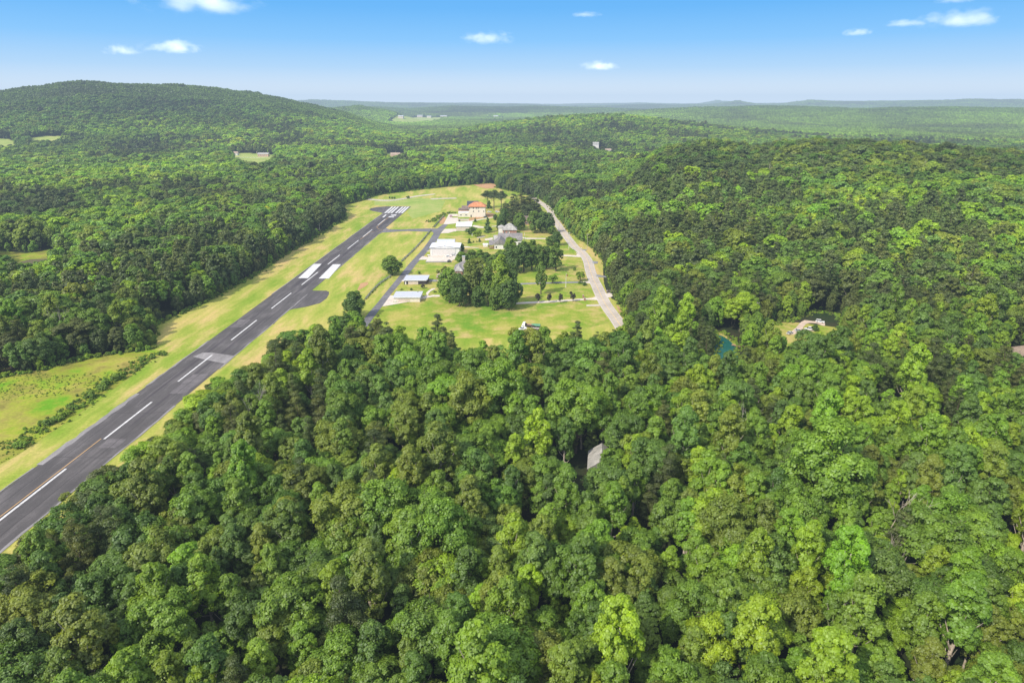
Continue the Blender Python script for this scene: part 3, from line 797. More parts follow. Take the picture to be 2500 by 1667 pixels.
# 2 small white hangar
p0 = PH(1100, 1108); p1 = PH(1565, 1108)
W = p1[0] - p0[0]
r = empty('hangar', (p0[0], p0[1] + 1.0, 0), 0, 'small beige hangar with a sloping white roof and its own short apron', 'hangar')
MB().hull8([(0, 0, 0), (W, 0, 0), (W, 12, 0), (0, 12, 0)], [(0, 0, 4.6), (W, 0, 4.6), (W, 12, 6.6), (0, 12, 6.6)]).build('wall', M['beige'], r)
MB().hull8([(-.6, -.6, 4.55), (W + .6, -.6, 4.55), (W + 1.0, 12.6, 6.75), (-.3, 12.6, 6.75)], [(-.6, -.6, 4.8), (W + .6, -.6, 4.8), (W + 1.0, 12.6, 7.0), (-.3, 12.6, 7.0)]).build('roof', M['roof_white'], r)
MB().box(-.06, .05, 2, 10, 0, 4.2).build('hangar_door', M['roof_pale'], r)
window(r, W * .62, W * .62 + 1.0, 1.2, 2.3, 0)

# 3 big white hangar and the shed behind it
p0 = PI_(268, 578); p1 = PI_(1200, 578)
W = p1[0] - p0[0]
r = empty('hangar', (p0[0], p0[1], 0), 0, 'big white hangar with a low pitched roof and a wide closed door', 'hangar')
HD, HE, HP = 19.0, 6.5, 1.5
wb = MB()
wb.box(0, W, 0, HD, 0, HE - .003)
wb.build('wall', M['white'], r)
MB().tri((0, 0, HE), (W, 0, HE), (W / 2, 0, HE + HP)).build('gable', M['white'], r)
MB().tri((W, HD, HE), (0, HD, HE), (W / 2, HD, HE + HP)).build('gable', M['white'], r)
MB().gable(-.5, W + .5, -.7, HD + .6, HE + .02, HP + .05, 'y', .18).build('roof', M['roof_white'], r)
e = MB()
e.hull8([(-.52, -.78, HE - .05), (W / 2, -.78, HE + HP), (W / 2, -.7, HE + HP), (-.52, -.7, HE - .05)], [(-.52, -.78, HE + .2), (W / 2, -.78, HE + HP + .25), (W / 2, -.7, HE + HP + .25), (-.52, -.7, HE + .2)])
e.hull8([(W / 2, -.78, HE + HP), (W + .52, -.78, HE - .05), (W + .52, -.7, HE - .05), (W / 2, -.7, HE + HP)], [(W / 2, -.78, HE + HP + .25), (W + .52, -.78, HE + .2), (W + .52, -.7, HE + .2), (W / 2, -.7, HE + HP + .25)])
e.build('fascia', M['dark'], r)
MB().box(W / 2 - .25, W / 2 + .25, -.6, HD + .5, HE + HP + .21, HE + HP + .3).build('ridge_cap', M['roof_pale'], r)
dx0, dx1 = W * .085, W * .86
MB().box(dx0, dx1, -.16, .05, .05, HE * .87).build('hangar_door', M['door_white'], r)
fr = MB().box(dx0 - .18, dx1 + .18, -.2, .05, HE * .87, HE * .87 + .18).box(dx0 - .18, dx0, -.2, .05, 0, HE * .87).box(dx1, dx1 + .18, -.2, .05, 0, HE * .87)
for k in range(1, 3): fr.box(dx0, dx1, -.19, .0, HE * .29 * k, HE * .29 * k + .05)
fr.build('door_frame', M['roof_pale'], r)
MB().box(W * .93, W * .93 + 1.0, -.06, .05, 0, 2.1).build('door', M['dark'], r)
p2 = PI_(495, 35); sw = (1025 - 495) / 13.067 / px_per_m(p2[0], 585)
r = empty('shed', (at(1068, 600)[0], 577, 0), 0, 'low shed with a pale grey roof behind the big white hangar', 'shed')
MB().box(0, sw, 0, 13, 0, 3.2).build('wall', M['white'], r)
MB().gable(-.5, sw + .5, -.5, 13.5, 3.2, 1.5, 'x', .15).build('roof', M['roof_pale'], r)
MB().box(sw - .05, sw + .06, 3, 9, 0, 2.7).build('shed_door', M['dark'], r)

# 4 two flat roofed hangars sunk in the slope
for (bl, wpx, dep, hl, hr, lab) in (((525, 742), 430, 13.5, 3.0, 1.2, 'flat-roofed pale hangar next to the grey taxiway, the farther of two'),
                                    ((325, 1080), 500, 13.0, 3.2, 2.4, 'flat-roofed pale hangar with cream walls beside the curving drive, the nearer of two')):
    p = PE(*bl); W = wpx / 7.84 / px_per_m(*p)
    r = empty('hangar', (p[0], p[1], 0), 0, lab, 'hangar', 'flat-roofed hangars')
    MB().hull8([(0, 0, -.5), (W, 0, -.5), (W, dep, -.5), (0, dep, -.5)], [(0, 0, hl), (W, 0, hl), (W, dep, hl), (0, dep, hl)]).build('wall', M['cream' if hr > 2 else 'dark'], r)
    MB().box(-.5, W + .5, -.6, dep + .5, hl, hl + .28).build('roof', M['roof_pale'], r)
    g = MB().box(-.55, W + .55, -.68, -.6, hl - .12, hl + .36).box(-.58, -.5, -.6, dep + .5, hl - .12, hl + .36)
    g.build('fascia', M['roof_white'], r)
    MB().box(W * .18, W * .62, -.07, .02, 0.1, hl - .5).build('garage_door', M['beige'], r)
    MB().box(.6, 1.4, -.07, .02, 0, 2.1).build('door', M['white'], r)
    MB().box(-.08, .02, 1.5, dep - 1.5, 0, hl - .4).build('hangar_door', M['roof_pale'], r)

# 5 house with chimney behind the tall trees
p = at(1110, 672)
r = empty('house', (p[0], p[1], 0), 0, 'grey-roofed house with a pale chimney half hidden by tall trees', 'house')
MB().box(0, 20, 0, 13, 0, 4.4).build('wall', M['stone'], r)
MB().hip(-.6, 20.6, -.6, 13.6, 4.4, 4.6, 6.5).build('roof', M['shingle_grey'], r)
MB().hip(.4, 6.6, -5, 4.5, 4.2, 3.4, 3.0, axis='y').build('front_roof', M['shingle_pale'], r)
MB().box(1, 6, -4.4, -.003, 0, 4.2).build('front_wing', M['brick'], r)
ch = MB().box(5.3, 7.4, 7.5, 9.2, 4, 12.3).build('chimney', M['stone'], r)
MB().box(5.15, 7.55, 7.35, 9.35, 12.3, 12.55).build('chimney_cap', M['roof_pale'], ch)
window(r, 2.4, 4.6, 1.2, 3.0, -4.4); window(r, 9, 10.6, 1.2, 3, 0); window(r, 14, 15.6, 1.2, 3, 0)
# 6 small orange brick building
p = PI_(485, 1420)
r = empty('house', (p[0], p[1], 0), 0, 'small orange brick building with a tan hip roof beside the trees', 'house')
MB().box(0, 8.4, 0, 9, 0, 3.4).build('wall', M['brick_orange'], r)
MB().hip(-.6, 9.0, -.6, 9.6, 3.4, 2.2, 3.6).build('roof', M['shingle_tan'], r)
MB().box(3.2, 4.0, 5.3, 6.1, 5.2, 6.3).build('vent', M['dark'], r)
window(r, 1.6, 2.8, 1.1, 2.5, 0); MB().box(.3, 1.2, -.06, .05, 0, 2.2).build('door', M['white'], r)

# 7 pale hip-roofed brick house
p0 = PB(1390, 885); p1 = PB(1655, 885); W = p1[0] - p0[0]
r = empty('house', (p0[0], p0[1] + 2, 0), 0, 'brick house with a steep pale grey hip roof behind the big grey roof', 'house')
MB().box(0, W, 0, 13, 0, 3.8).build('wall', M['brick'], r)
MB().hip(-.7, W + .7, -.7, 13.7, 3.8, 5.6, W / 2 - .4).build('roof', M['shingle_pale'], r)
MB().box(-4.2, -.003, 4, 12, 0, 5.4).build('side_wing', M['white'], r)
MB().hip(-4.9, 2.2, 3.4, 12.6, 5.4, 2.0, 3.0).build('side_roof', M['shingle_pale'], r)
for k in (1.2, 4.6): window(r, k, k + 1.1, 1.0, 2.8, 0)
MB().box(W * .42, W * .42 + 1.1, -.06, .05, 0, 2.3).build('door', M['white'], r)
# 8 big white house with dark grey roofs
pc = PB(1240, 1165)
s8 = 1 / (7.84 * px_per_m(*pc))
def b8(x): return (x - 1240) * s8
r = empty('house', (pc[0], pc[1], 0), 0, 'large white house with wide dark grey gabled roofs and a wooden porch', 'house')
gx0, gx1 = b8(1232), b8(1450)
MB().box(gx0, gx1, 0, 14, 0, 4.6).build('gable_wing', M['white'], r)
MB().tri((gx0, 0, 4.6), (gx1, 0, 4.6), ((gx0 + gx1) / 2 + .8, 0, 8.6)).build('gable', M['white'], r)
MB().gable(gx0 - .7, gx1 + .7, -.8, 16, 4.6, 4.4, 'y').build('gable_roof', M['shingle_grey'], r)
mx0, mx1 = b8(1380), b8(1755)
MB().box(mx0, mx1, 14.2, 26, 0, 5.2).build('wall', M['white'], r)
MB().gable(mx0 - 4, mx1 + .9, 13.2, 27, 5.2, 5.0, 'x').build('roof', M['shingle_grey'], r)
MB().box(b8(1215), mx0 - .1, 16, 25, 0, 4.8).build('side_wing', M['white'], r)
MB().gable(b8(1205), mx0 + 1, 15.4, 25.6, 4.8, 3.4, 'x').build('side_roof', M['shingle_pale'], r)
px0, px1 = b8(1120), gx0
MB().hull8([(px0, .5, 3.4), (px1 - .75, .5, 3.4), (px1 - .75, 12, 5.4), (px0, 12, 5.4)], [(px0, .5, 3.6), (px1 - .75, .5, 3.6), (px1 - .75, 12, 5.65), (px0, 12, 5.65)]).build('porch_roof', M['shingle_grey'], r)
pd = MB().box(px0 + .3, px1 - .3, .8, 6, 0.6, .85)
for k in np.linspace(px0 + .4, px1 - .4, 5): pd.box(k - .09, k + .09, .8, .98, .85, 3.4)
for k in np.linspace(px0 + .5, px1 - .4, 16): pd.box(k - .03, k + .03, .82, .88, .85, 1.85)
pd.box(px0 + .3, px1 - .3, .8, .9, 1.8, 1.92).build('porch', M['wood'], r)
cx = (gx0 + gx1) / 2 + .8
for k in (cx - 1.0, cx + .25): window(r, k, k + .8, 4.8, 6.0, 0)
for k in (gx0 + 1, gx1 - 2.2): window(r, k, k + 1.2, 1, 2.8, 0)
window(r, mx1 - 3, mx1 - .8, .3, 3.0, 14.2, 'garage_door', 'dark')
for k in (mx1 - 6, mx1 - 8.4): window(r, k, k + 1.1, 1.2, 3, 14.2)
# 9 brick house under the big pines
p = PB(1790, 700)
r = empty('house', (p[0], p[1], 0), 0, 'brown brick house tucked under the big dark pines', 'house')
MB().box(0, 9, 0, 10, 0, 5.0).build('wall', M['brick'], r)
MB().gable(-.6, 9.6, -.6, 10.6, 5.0, 3.4, 'x').build('roof', M['shingle_brown'], r)
MB().box(.6, 1.5, -.08, .05, 0, 4.6).build('column', M['white'], r); window(r, 2.6, 4.0, 1, 3, 0)
# 10 cabin roof deep in the near forest
r = empty('cabin', (cab[0] - 2.2, cab[1] - 2, 0), math.radians(-8), 'grey roof edge of a cabin almost covered by the near forest', 'cabin')
MB().box(0, 8, 0, 11, 0, 4.6).build('wall', M['wood'], r)
MB().gable(-.6, 8.6, -.7, 11.7, 4.6, 3.4, 'y').build('roof', M['shingle_pale'], r)
window(r, 1.5, 2.7, 1.2, 2.6, 0)
# 11 brown roof at the picture's edge
r = empty('house', (rhs[0] - 6.5, rhs[1] - 4, 0), math.radians(24), 'tan shingled roof showing between trees at the picture edge', 'house')
MB().box(0, 15, 0, 9, 0, 3.2).build('wall', M['beige'], r)
MB().gable(-.6, 15.6, -.7, 9.7, 3.2, 2.6, 'x').build('roof', M['shingle_tan'], r)
ch = MB().box(2, 3, 2.2, 3.2, 3.2, 6.2).build('chimney', M['stone'], r)
window(r, 3.5, 5, 1, 2.4, 0)

# far houses beyond the forest
def far_house(px, py, w, label, wall, roof, up=3.0, name='farmhouse', d=9.0, h=4.5, hr=3.2, cat='house'):
    x, y = land(px, py, up)
    z = float(height(x, y)) + up - 1
    r = empty(name, (x - w / 2, y, z), 0, label, cat)
    MB().box(0, w, 0, d, -8, h).build('wall', M[wall], r)
    MB().gable(-.6, w + .6, -.6, d + .6, h, hr, 'x').build('roof', M[roof], r)
    for k in np.arange(1.5, w - 1.5, 3.5): window(r, k, k + 1.4, 1.0, 2.8, 0)
    return (x, y)
FH = []
FH.append(far_house(642, 381, 24, 'long pale farm building at the back edge of the square bright field', 'pinkwall', 'shingle_pale'))
FH.append(far_house(573, 378, 14, 'small pale farmhouse beside the square bright field', 'white', 'shingle_tan'))
FH.append(far_house(965, 384, 20, 'pink house standing alone in the far forest beyond the airstrip', 'pinkwall', 'shingle_tan', 7, h=5.5, hr=4.5))
FH.append(far_house(1484, 371, 15, 'white house on the far slope below the low hill, the nearer of two', 'white', 'shingle_tan', 9))
FH.append(far_house(1455, 354, 15, 'white house on the far slope below the low hill, the farther of two', 'white', 'shingle_pale', 9))
x, y = land(637, 385, 1.5); z = float(height(x, y))
for (fx, fy) in FH: CLEARS.append([(fx - 26, fy + 22), (fx + 26, fy + 22), (fx + 20, fy - 130), (fx - 20, fy - 130)])
FB = empty('fence', (x, y, z), 0, 'long white fence along the back of the square bright field', 'fence')
mb = MB()
for k in range(3): mb.box(-60, 20, 0, .12, .5 + k * .6, .75 + k * .6)
mb.build('rail', M['white'], FB)
mb = MB()
for k in np.arange(-60, 20.1, 4): mb.box(k - .12, k + .12, .13, .3, -1, 2.2)
o = mb.build('post', M['white'], FB); o['kind'] = 'stuff'
VILL = []
for i, (px, py, w) in enumerate([(1018, 284, 60), (1042, 286, 45), (1075, 285, 70), (1205, 285, 50), (972, 286, 40)]):
    x, y = land(px, py, 8); z = float(height(x, y)) + 6
    r = empty('warehouse', (x, y, z), 0, None, 'warehouse', 'pale roofs of the far town')
    r['label'] = ['pale warehouse roof in the far town, second from its end', 'short pale warehouse in the middle of the far town', 'widest pale warehouse roof in the far town', 'pale warehouse roof standing apart from the far town', 'smallest pale warehouse at the end of the far town'][i]
    w *= .7
    MB().box(0, w, 0, 40, -8, 6).build('wall', M['beige'], r)
    MB().gable(-1, w + 1, -1, 41, 6, 3.5, 'x').build('roof', M['roof_pale'], r)
    VILL.append((x, y))

# ------------------------------------------------------------------ vehicles
def wheels(r, xs, w, rad=.34, wid=.24):
    for x in xs:
        for s in (-1, 1):
            o = MB().tube((x, s * (w / 2 - wid), rad), (x, s * (w / 2 + .01), rad), rad, k=14).build('wheel', M['rubber'], r)
            MB().tube((x, s * (w / 2 - .02), rad), (x, s * (w / 2 + .025), rad), rad * .6, k=10).build('rim', M['rim'], o)

def car(loc, rz, paint, label, kind='suv', group=None, cat='car'):
    r = empty('parked_car', (loc[0], loc[1], loc[2] if len(loc) > 2 else 0.16), rz, label, cat, group)
    L, W = (4.7, 1.85)
    h1 = .95 if kind == 'sedan' else 1.05
    top = 1.45 if kind == 'sedan' else 1.78
    b = MB()
    b.hull8([(-L / 2 + .1, -W / 2, .32), (L / 2 - .1, -W / 2, .32), (L / 2 - .1, W / 2, .32), (-L / 2 + .1, W / 2, .32)],
            [(-L / 2, -W / 2 + .04, h1 - .08), (L / 2, -W / 2 + .1, h1 - .22), (L / 2, W / 2 - .1, h1 - .22), (-L / 2, W / 2 - .04, h1 - .08)])
    if kind == 'sedan': a0, a1, t0, t1 = -1.75, .95, -1.1, .25
    elif kind == 'pickup': a0, a1, t0, t1 = -.5, 1.2, -.35, .6
    else: a0, a1, t0, t1 = -2.28, 1.1, -2.0, .35
    zc = h1 - .1
    b.hull8([(t0 - .02, -W / 2 + .22, top - .06), (t1, -W / 2 + .22, top - .06), (t1, W / 2 - .22, top - .06), (t0 - .02, W / 2 - .22, top - .06)],
            [(t0 + .05, -W / 2 + .28, top), (t1 - .05, -W / 2 + .28, top), (t1 - .05, W / 2 - .28, top), (t0 + .05, W / 2 - .28, top)])
    if kind == 'pickup':
        b.box(-L / 2 + .02, -.55, -W / 2 + .02, -W / 2 + .12, h1 - .1, h1 + .18).box(-L / 2 + .02, -.55, W / 2 - .12, W / 2 - .02, h1 - .1, h1 + .18)
    # pillars carry the roof
    for s in (-1, 1):
        for xa, xb in ((a0 + .05, t0 + .05), (a1 - .08, t1 - .05), ((a0 + a1) / 2, (t0 + t1) / 2)):
            b.tube((xa, s * (W / 2 - .1), zc), (xb, s * (W / 2 - .24), top - .03), .05, k=5)
    bo = b.build('body', M[paint], r)
    MB().hull8([(a0, -W / 2 + .07, zc), (a1, -W / 2 + .07, zc), (a1, W / 2 - .07, zc), (a0, W / 2 - .07, zc)],
               [(t0, -W / 2 + .23, top - .07), (t1, -W / 2 + .23, top - .07), (t1, W / 2 - .23, top - .07), (t0, W / 2 - .23, top - .07)]).build('window', M['glass'], r)
    wheels(r, (-1.4, 1.42), W)
    return r

PI2 = math.pi
g = 'cars on the curved drive among the trees'
q = PQ(1590, 625); car((*q, .2), math.radians(-28), 'car_white', 'white car parked at the top of the curved drive beside a bushy tree', 'suv', g)
q = PQ(1240, 860); car((*q, .2), math.radians(172), 'car_white', 'white car parked next to the grass island inside the curved drive', 'suv', g)
q = PQ(920, 915); car((*q, .2), math.radians(-6), 'car_silver', 'silver saloon parked at the lower bend of the curved drive', 'sedan', g)
q = PQ(625, 985); car((*q, .2), math.radians(40), 'car_silver', 'pale car at the near tip of the curved drive, mostly behind leaves', 'sedan', g)
q = PI_(850, 620); car(q, math.radians(12), 'car_white', 'white car on the apron close to the big hangar door', 'sedan')
q = PI_(1030, 590); car(q, math.radians(8), 'car_white', 'white high-roofed car at the corner of the big white hangar', 'suv')
q = PI_(868, 780); car(q, math.radians(80), 'car_black', 'black car at the front edge of the big hangar apron', 'suv')
q = PH(2150, 505); car(q, 0.1, 'car_white', 'white car behind the orange-roofed house, the closer to its wall', 'sedan', 'cars behind the orange-roofed house')
q = PH(2620, 500); car(at(1214, 519), 0.1, 'car_white', 'white car behind the orange-roofed house, the closer to the pines', 'suv', 'cars behind the orange-roofed house')
q = PH(2025, 672); car(q, 0.1, 'car_black', 'dark car against the foot of the tall cream house', 'sedan')
q = PH(930, 650)
r = empty('utility_cart', (q[0], q[1], .2), 0, 'small dark red cart on the cream apron of the orange-roofed house', 'cart')
MB().hull8([(-1.5, -.9, .4), (1.5, -.9, .4), (1.5, .9, .4), (-1.5, .9, .4)], [(-1.4, -.85, 1.1), (1.4, -.85, 1.0), (1.4, .85, 1.0), (-1.4, .85, 1.1)]).build('body', M['car_red'], r)
MB().box(-1.2, .9, -.85, .85, 2.1, 2.22).build('canopy', M['car_red'], r)
mb = MB()
for x in (-1.15, .85):
    for y in (-.8, .8): mb.box(x - .04, x + .04, y - .04, y + .04, 1.0, 2.1)
o = mb.build('canopy_frame', M['dark'], r)
wheels(r, (-.95, .95), 1.7, .3, .2)

# truck, flatbed and trailers in the mown field
q = PT(700, 690); car((*q, .1), math.radians(200), 'car_white', 'white pickup parked in the mown field at the tree edge', 'pickup', 'vehicles parked in the mown field', 'pickup')
q = PT(960, 560)
r = empty('flatbed_truck', (q[0], q[1], .1), math.radians(165), 'white-cabbed truck with a brown load bed in the mown field', 'truck')
MB().hull8([(1.6, -1.1, .5), (3.6, -1.1, .5), (3.6, 1.1, .5), (1.6, 1.1, .5)], [(1.6, -1.05, 2.6), (2.9, -1.0, 2.6), (2.9, 1.0, 2.6), (1.6, 1.05, 2.6)]).build('cab', M['car_white'], r)
MB().hull8([(3.05, -.85, 1.5), (3.32, -.85, 1.5), (3.32, .85, 1.5), (3.05, .85, 1.5)], [(2.85, -.8, 2.45), (2.98, -.8, 2.45), (2.98, .8, 2.45), (2.85, .8, 2.45)]).build('windscreen', M['glass'], r)
MB().box(-4, 1.5, -1.15, 1.15, .8, 1.0).box(-4, 1.5, -1.15, -1.05, 1.0, 1.7).box(-4, 1.5, 1.05, 1.15, 1.0, 1.7).box(1.42, 1.5, -1.05, 1.05, 1.0, 2.0).build('load_bed', M['dark'], r)
MB().hull8([(-3.6, -.9, 1.0), (.9, -.9, 1.0), (.9, .9, 1.0), (-3.6, .9, 1.0)], [(-2.8, -.4, 1.8), (.2, -.5, 2.1), (.2, .5, 2.1), (-2.8, .4, 1.8)]).build('load', M['wood'], r)
wheels(r, (2.6, -2.3, -3.2), 2.2, .48, .3)
q = PT(1350, 575)
r = empty('covered_trailer', (q[0], q[1], .1), math.radians(-8), 'dark trailer under a green cover in the mown field', 'trailer')
MB().box(-2.6, 2.4, -1.1, 1.1, .55, 1.1).build('bed', M['dark'], r)
mb = MB()
prev = None
for k in range(7):
    a = math.pi * k / 6
    cur = (-1.15 * math.cos(a), 1.1 + 1.0 * math.sin(a))
    if prev:
        mb.quad((-2.6, prev[0], prev[1]), (2.4, prev[0], prev[1]), (2.4, cur[0], cur[1]), (-2.6, cur[0], cur[1]))
    prev = cur
mb.build('cover', M['tarp'], r)
MB().tube((2.4, 0, .6), (4.0, 0, .5), .07).build('drawbar', M['dark'], r)
wheels(r, (-.5, .4), 2.2, .36, .22)
q = PT(1400, 690)
r = empty('flat_trailer', (q[0], q[1], .1), math.radians(-8), 'low flat trailer with pale planks beside the green-covered trailer', 'trailer')
MB().box(-2.5, 2.5, -1.0, 1.0, .62, .76).build('deck', M['concrete'], r)
MB().box(-2.5, 2.5, -1.05, -.97, .5, .95).box(-2.5, 2.5, .97, 1.05, .5, .95).build('side_rail', M['dark'], r)
MB().tube((2.5, 0, .6), (4.0, 0, .5), .06).build('drawbar', M['dark'], r)
wheels(r, (-.4, .5), 2.0, .34, .2)
# white gas tank beside the big hangar
q = PI_(212, 595)
r = empty('gas_tank', (q[0], q[1], .1), 0, 'small white gas tank on the grass beside the big white hangar', 'tank')
mb = MB().tube((-.9, 0, .8), (.9, 0, .8), .45, k=14, caps=False)
for s in (-1, 1): mb.tube((s * .9, 0, .8), (s * 1.15, 0, .8), .45, .15, 14)
mb.build('tank', M['white'], r, True)
for s in (-.6, .6): MB().box(s - .1, s + .1, -.35, .35, 0, .42).build('leg', M['dark'], r)

# ------------------------------------------------------------------ poles, wires, fence, small things
def utility_pole(loc, h, label, mat='pole_wood', arm=True, transformer=False, group=None, rz=0.0):
    z = float(height(*loc))
    r = empty('utility_pole', (loc[0], loc[1], z), rz, label, 'pole', group)
    MB().tube((0, 0, 0), (0, 0, h), .17, .11, 8).build('post', M[mat], r)
    if arm:
        a = MB().box(-1.3, 1.3, -.06, .06, h - .75, h - .6).build('crossarm', M[mat], r)
        for k in (-1.2, 0.45, 1.2): MB().tube((k, 0, h - .6), (k, 0, h - .38), .05, k=6).build('insulator', M['white'], a)
    if transformer:
        t = MB().tube((-.42, 0, h - 2.6), (-.42, 0, h - 1.5), .28, k=12).build('transformer', M['pole_grey'], r)
        MB().tube((-.42, 0, h - 1.5), (-.42, 0, h - 1.3), .2, .08, 10).build('lid', M['pole_grey'], t)
    return (loc[0], loc[1], z + h - .5)

def wire(a, b, label, sag=1.0, rr=.035):
    a = Vector(a); b = Vector(b); mb = MB(); prev = None
    for k in range(11):
        t = k / 10
        p = a.lerp(b, t); p.z -= sag * 4 * t * (1 - t)
        if prev is not None: mb.tube(prev, p, rr, k=4, caps=False)
        prev = p.copy()
    return tag(mb.build('power_line', M['wire']), label, 'cable')
u1 = utility_pole(PF(737, 1325), 14.5, 'pale grey pole on the verge beside the country road', 'pole_grey')
u2 = utility_pole(PF(556, 1000), 11.0, 'pale pole where the country road lies in tree shade', 'pole_grey')
u3 = utility_pole(PF(1070, 1345), 14.0, 'utility pole beside the side track across the country road')
u4 = utility_pole(PB(1808, 1065), 10.0, 'slim white pole beside the large grey-roofed house', 'pole_grey', False)
u5 = utility_pole(PC(1185, 665), 10.0, 'white flagpole standing on the lawn', 'pole_grey', False)
pA = PR(413, 305)
u6 = utility_pole(pA, 16.0, 'utility pole rising from trees near the curved drive', 'pole_wood', True)
pB = PR(1647, 640, 11.0)
u7 = utility_pole(pB, 16.0, 'utility pole with a grey transformer among the trees', 'pole_grey', True, True, rz=.5)
wire(u1, u3, 'thin power line crossing the country road between two poles', .8)
wire(u1, u2, 'thin power line along the country road verge', .8)
x2, y2 = PR(560, 330); wire(u6, (x2, y2, 8), 'power line sloping down from the pole near the curved drive', .5)
x2, y2 = PR(1870, 690, 12); wire(u7, (x2 + 8, y2 - 8, 13.5), 'power line running down from the transformer pole toward the viewer', .8, .04)
x2, y2 = PR(1470, 610, 12); wire(u7, (x2 - 8, y2 + 12, 14.0), 'power line running away from the transformer pole over the crowns', .8, .04)
# little flag on the flagpole is only a red dot
f = MB().quad((.1, 0, 8.2), (1.3, 0, 8.1), (1.3, 0, 8.9), (.1, 0, 9.0)).build('flag', M['car_red'])
f.location = (*PC(1185, 665), 0); tag(f, 'small red flag hanging on the white flagpole', 'flag')

def chain_fence(pts, label):
    r = empty('chain_link_fence', (pts[0][0], pts[0][1], 0), 0, label, 'fence')
    ox, oy = pts[0]
    mb = MB()
    H = 1.7
    npost = 0
    for a, b in zip(pts[:-1], pts[1:]):
        L = math.hypot(b[0] - a[0], b[1] - a[1]); n = max(1, int(L / 5.5))
        dx, dy = (b[0] - a[0]) / L, (b[1] - a[1]) / L
        for k in range(n):
            x = a[0] + (b[0] - a[0]) * k / n - ox; y = a[1] + (b[1] - a[1]) * k / n - oy
            if npost < 60: MB().tube((x, y, 0), (x, y, H + .15), .05, k=6).build('post', M['pole_grey'], r)
            npost += 1
        A = Vector((a[0] - ox, a[1] - oy, 0)); B = Vector((b[0] - ox, b[1] - oy, 0))
        for z in (0.1, .5, .9, 1.3, H):
            mb.tube(A + Vector((0, 0, z)), B + Vector((0, 0, z)), .035, k=4, caps=False)
        m_ = int(L / .3)
        for k in range(m_):
            p = A.lerp(B, k / m_); q = A.lerp(B, min(1, (k + 2) / m_))
            mb.tube((p.x, p.y, 0.1), (q.x, q.y, H), .03, k=3, caps=False)
            mb.tube((q.x, q.y, 0.1), (p.x, p.y, H), .03, k=3, caps=False)
    mb.build('mesh_panel', M['fence'], r)
chain_fence(spline([PA(x, y) for x, y in [(820, 332), (770, 385), (738, 425)]], 2), 'grey chain-link fence between the orange soil and the taxiway corner')
chain_fence(spline([PA(x, y) for x, y in [(715, 445), (700, 462), (632, 545), (560, 622), (470, 705)]], 2), 'long grey chain-link fence between runway grass and parallel taxiway')
chain_fence(spline([PA(x, y) for x, y in [(385, 825), (300, 882), (235, 945), (175, 1015)]], 2), 'weathered chain-link fence running on from the lone round tree')
# brick gate pillars, mailboxes, stone edge
for (x, y), lab in (((1462, 830), 'red brick gate pillar at the far side of the white driveway'), ((1487, 876), 'red brick gate pillar at the near side of the white driveway')):
    q = PC(x, y); r = empty('gate_pillar', (q[0], q[1], 0), 0, lab, 'pillar', 'brick pillars at the white driveway')
    MB().box(-.5, .5, -.5, .5, 0, 1.7).build('shaft', M['brick'], r); MB().box(-.6, .6, -.6, .6, 1.7, 1.9).build('cap', M['brick_orange'], r)
def mailbox(q, label):
    r = empty('mailbox', (q[0], q[1], 0), 0, label, 'mailbox')
    MB().box(-.08, .08, -.08, .08, 0, 1.1).build('post', M['wood'], r); MB().box(-.3, .3, -.2, .2, 1.1, 1.5).build('box', M['white'], r)
mailbox(PC(1560, 885), 'white mailbox beside the mouth of the long white driveway')
mailbox(PC(1355, 140), 'white mailbox at the corner of the upper white driveway')
mailbox(PF(968, 1335), 'white mailbox at the side track across the country road')
mailbox(PC(1838, 745), 'white mailbox by the stony stub drive across the road')
q = PC(1900, 735)
r = empty('stone_wall', (q[0], q[1], 0), -.25, 'low dark stone wall beside the stub drive across the road', 'wall')
mb = MB()
for k in range(9):
    x = k * .62 - 2.5; mb.hull8([(x, -.4, 0), (x + .6, -.45, 0), (x + .6, .4, 0), (x, .42, 0)], [(x + .05, -.3, .8 + .3 * RNG.random()), (x + .55, -.3, .8 + .3 * RNG.random()), (x + .52, .3, 1.0), (x + .05, .3, 1.0)])
mb.build('stone', M['shingle_brown'], r)
q = PB(805, 915); r = empty('statue', (q[0], q[1], 0), 0, 'small white statue-like post on the lawn near bright bushes', 'statue')
MB().box(-.4, .4, -.4, .4, 0, .6).build('pedestal', M['white'], r); MB().tube((0, 0, .6), (0, 0, 2.2), .32, .2, 10).tube((0, 0, 2.2), (0, 0, 2.6), .17, .12, 10).build('figure', M['white'], r, True)
# patio of the large house, dock of the pond
q0 = PB(1050, 990)
slab([PB(x, y) for x, y in [(1040, 970), (1200, 940), (1200, 985), (1060, 1000)]], 'concrete', 'patio')
slab(spline([PB(x, y) for x, y in [(890, 945), (980, 915), (1060, 920), (1000, 945), (900, 958)]], 3), 'gravel', 'path')
q = PB(1060, 1122); r = empty('garden_shed', (q[0], q[1], 0), 0, 'tiny white garden shed beside the porch of the large house', 'shed')
MB().box(-2, 2, 0, 3, 0, 2).build('wall', M['white'], r); MB().gable(-2.3, 2.3, -.3, 3.3, 2, .9, 'x', .1).build('roof', M['roof_white'], r)
q = PR(262, 415); r = empty('dock', (q[0] - 1.5, q[1] - 2, 0), math.radians(-35), 'small plank dock at the edge of the teal pond', 'dock')
MB().box(0, 7, 0, 1.8, .5, .65).build('deck', M['wood'], r)
for x in (.4, 3.4, 6.6): MB().tube((x, .2, -.5), (x, .2, .5), .1, k=6).build('post', M['wood'], r)

# ------------------------------------------------------------------ tree prototypes
def unit(v): return v / np.maximum(np.linalg.norm(v, axis=-1, keepdims=True), 1e-9)

def rand_dirs(rng, n): return unit(rng.normal(size=(n, 3)))

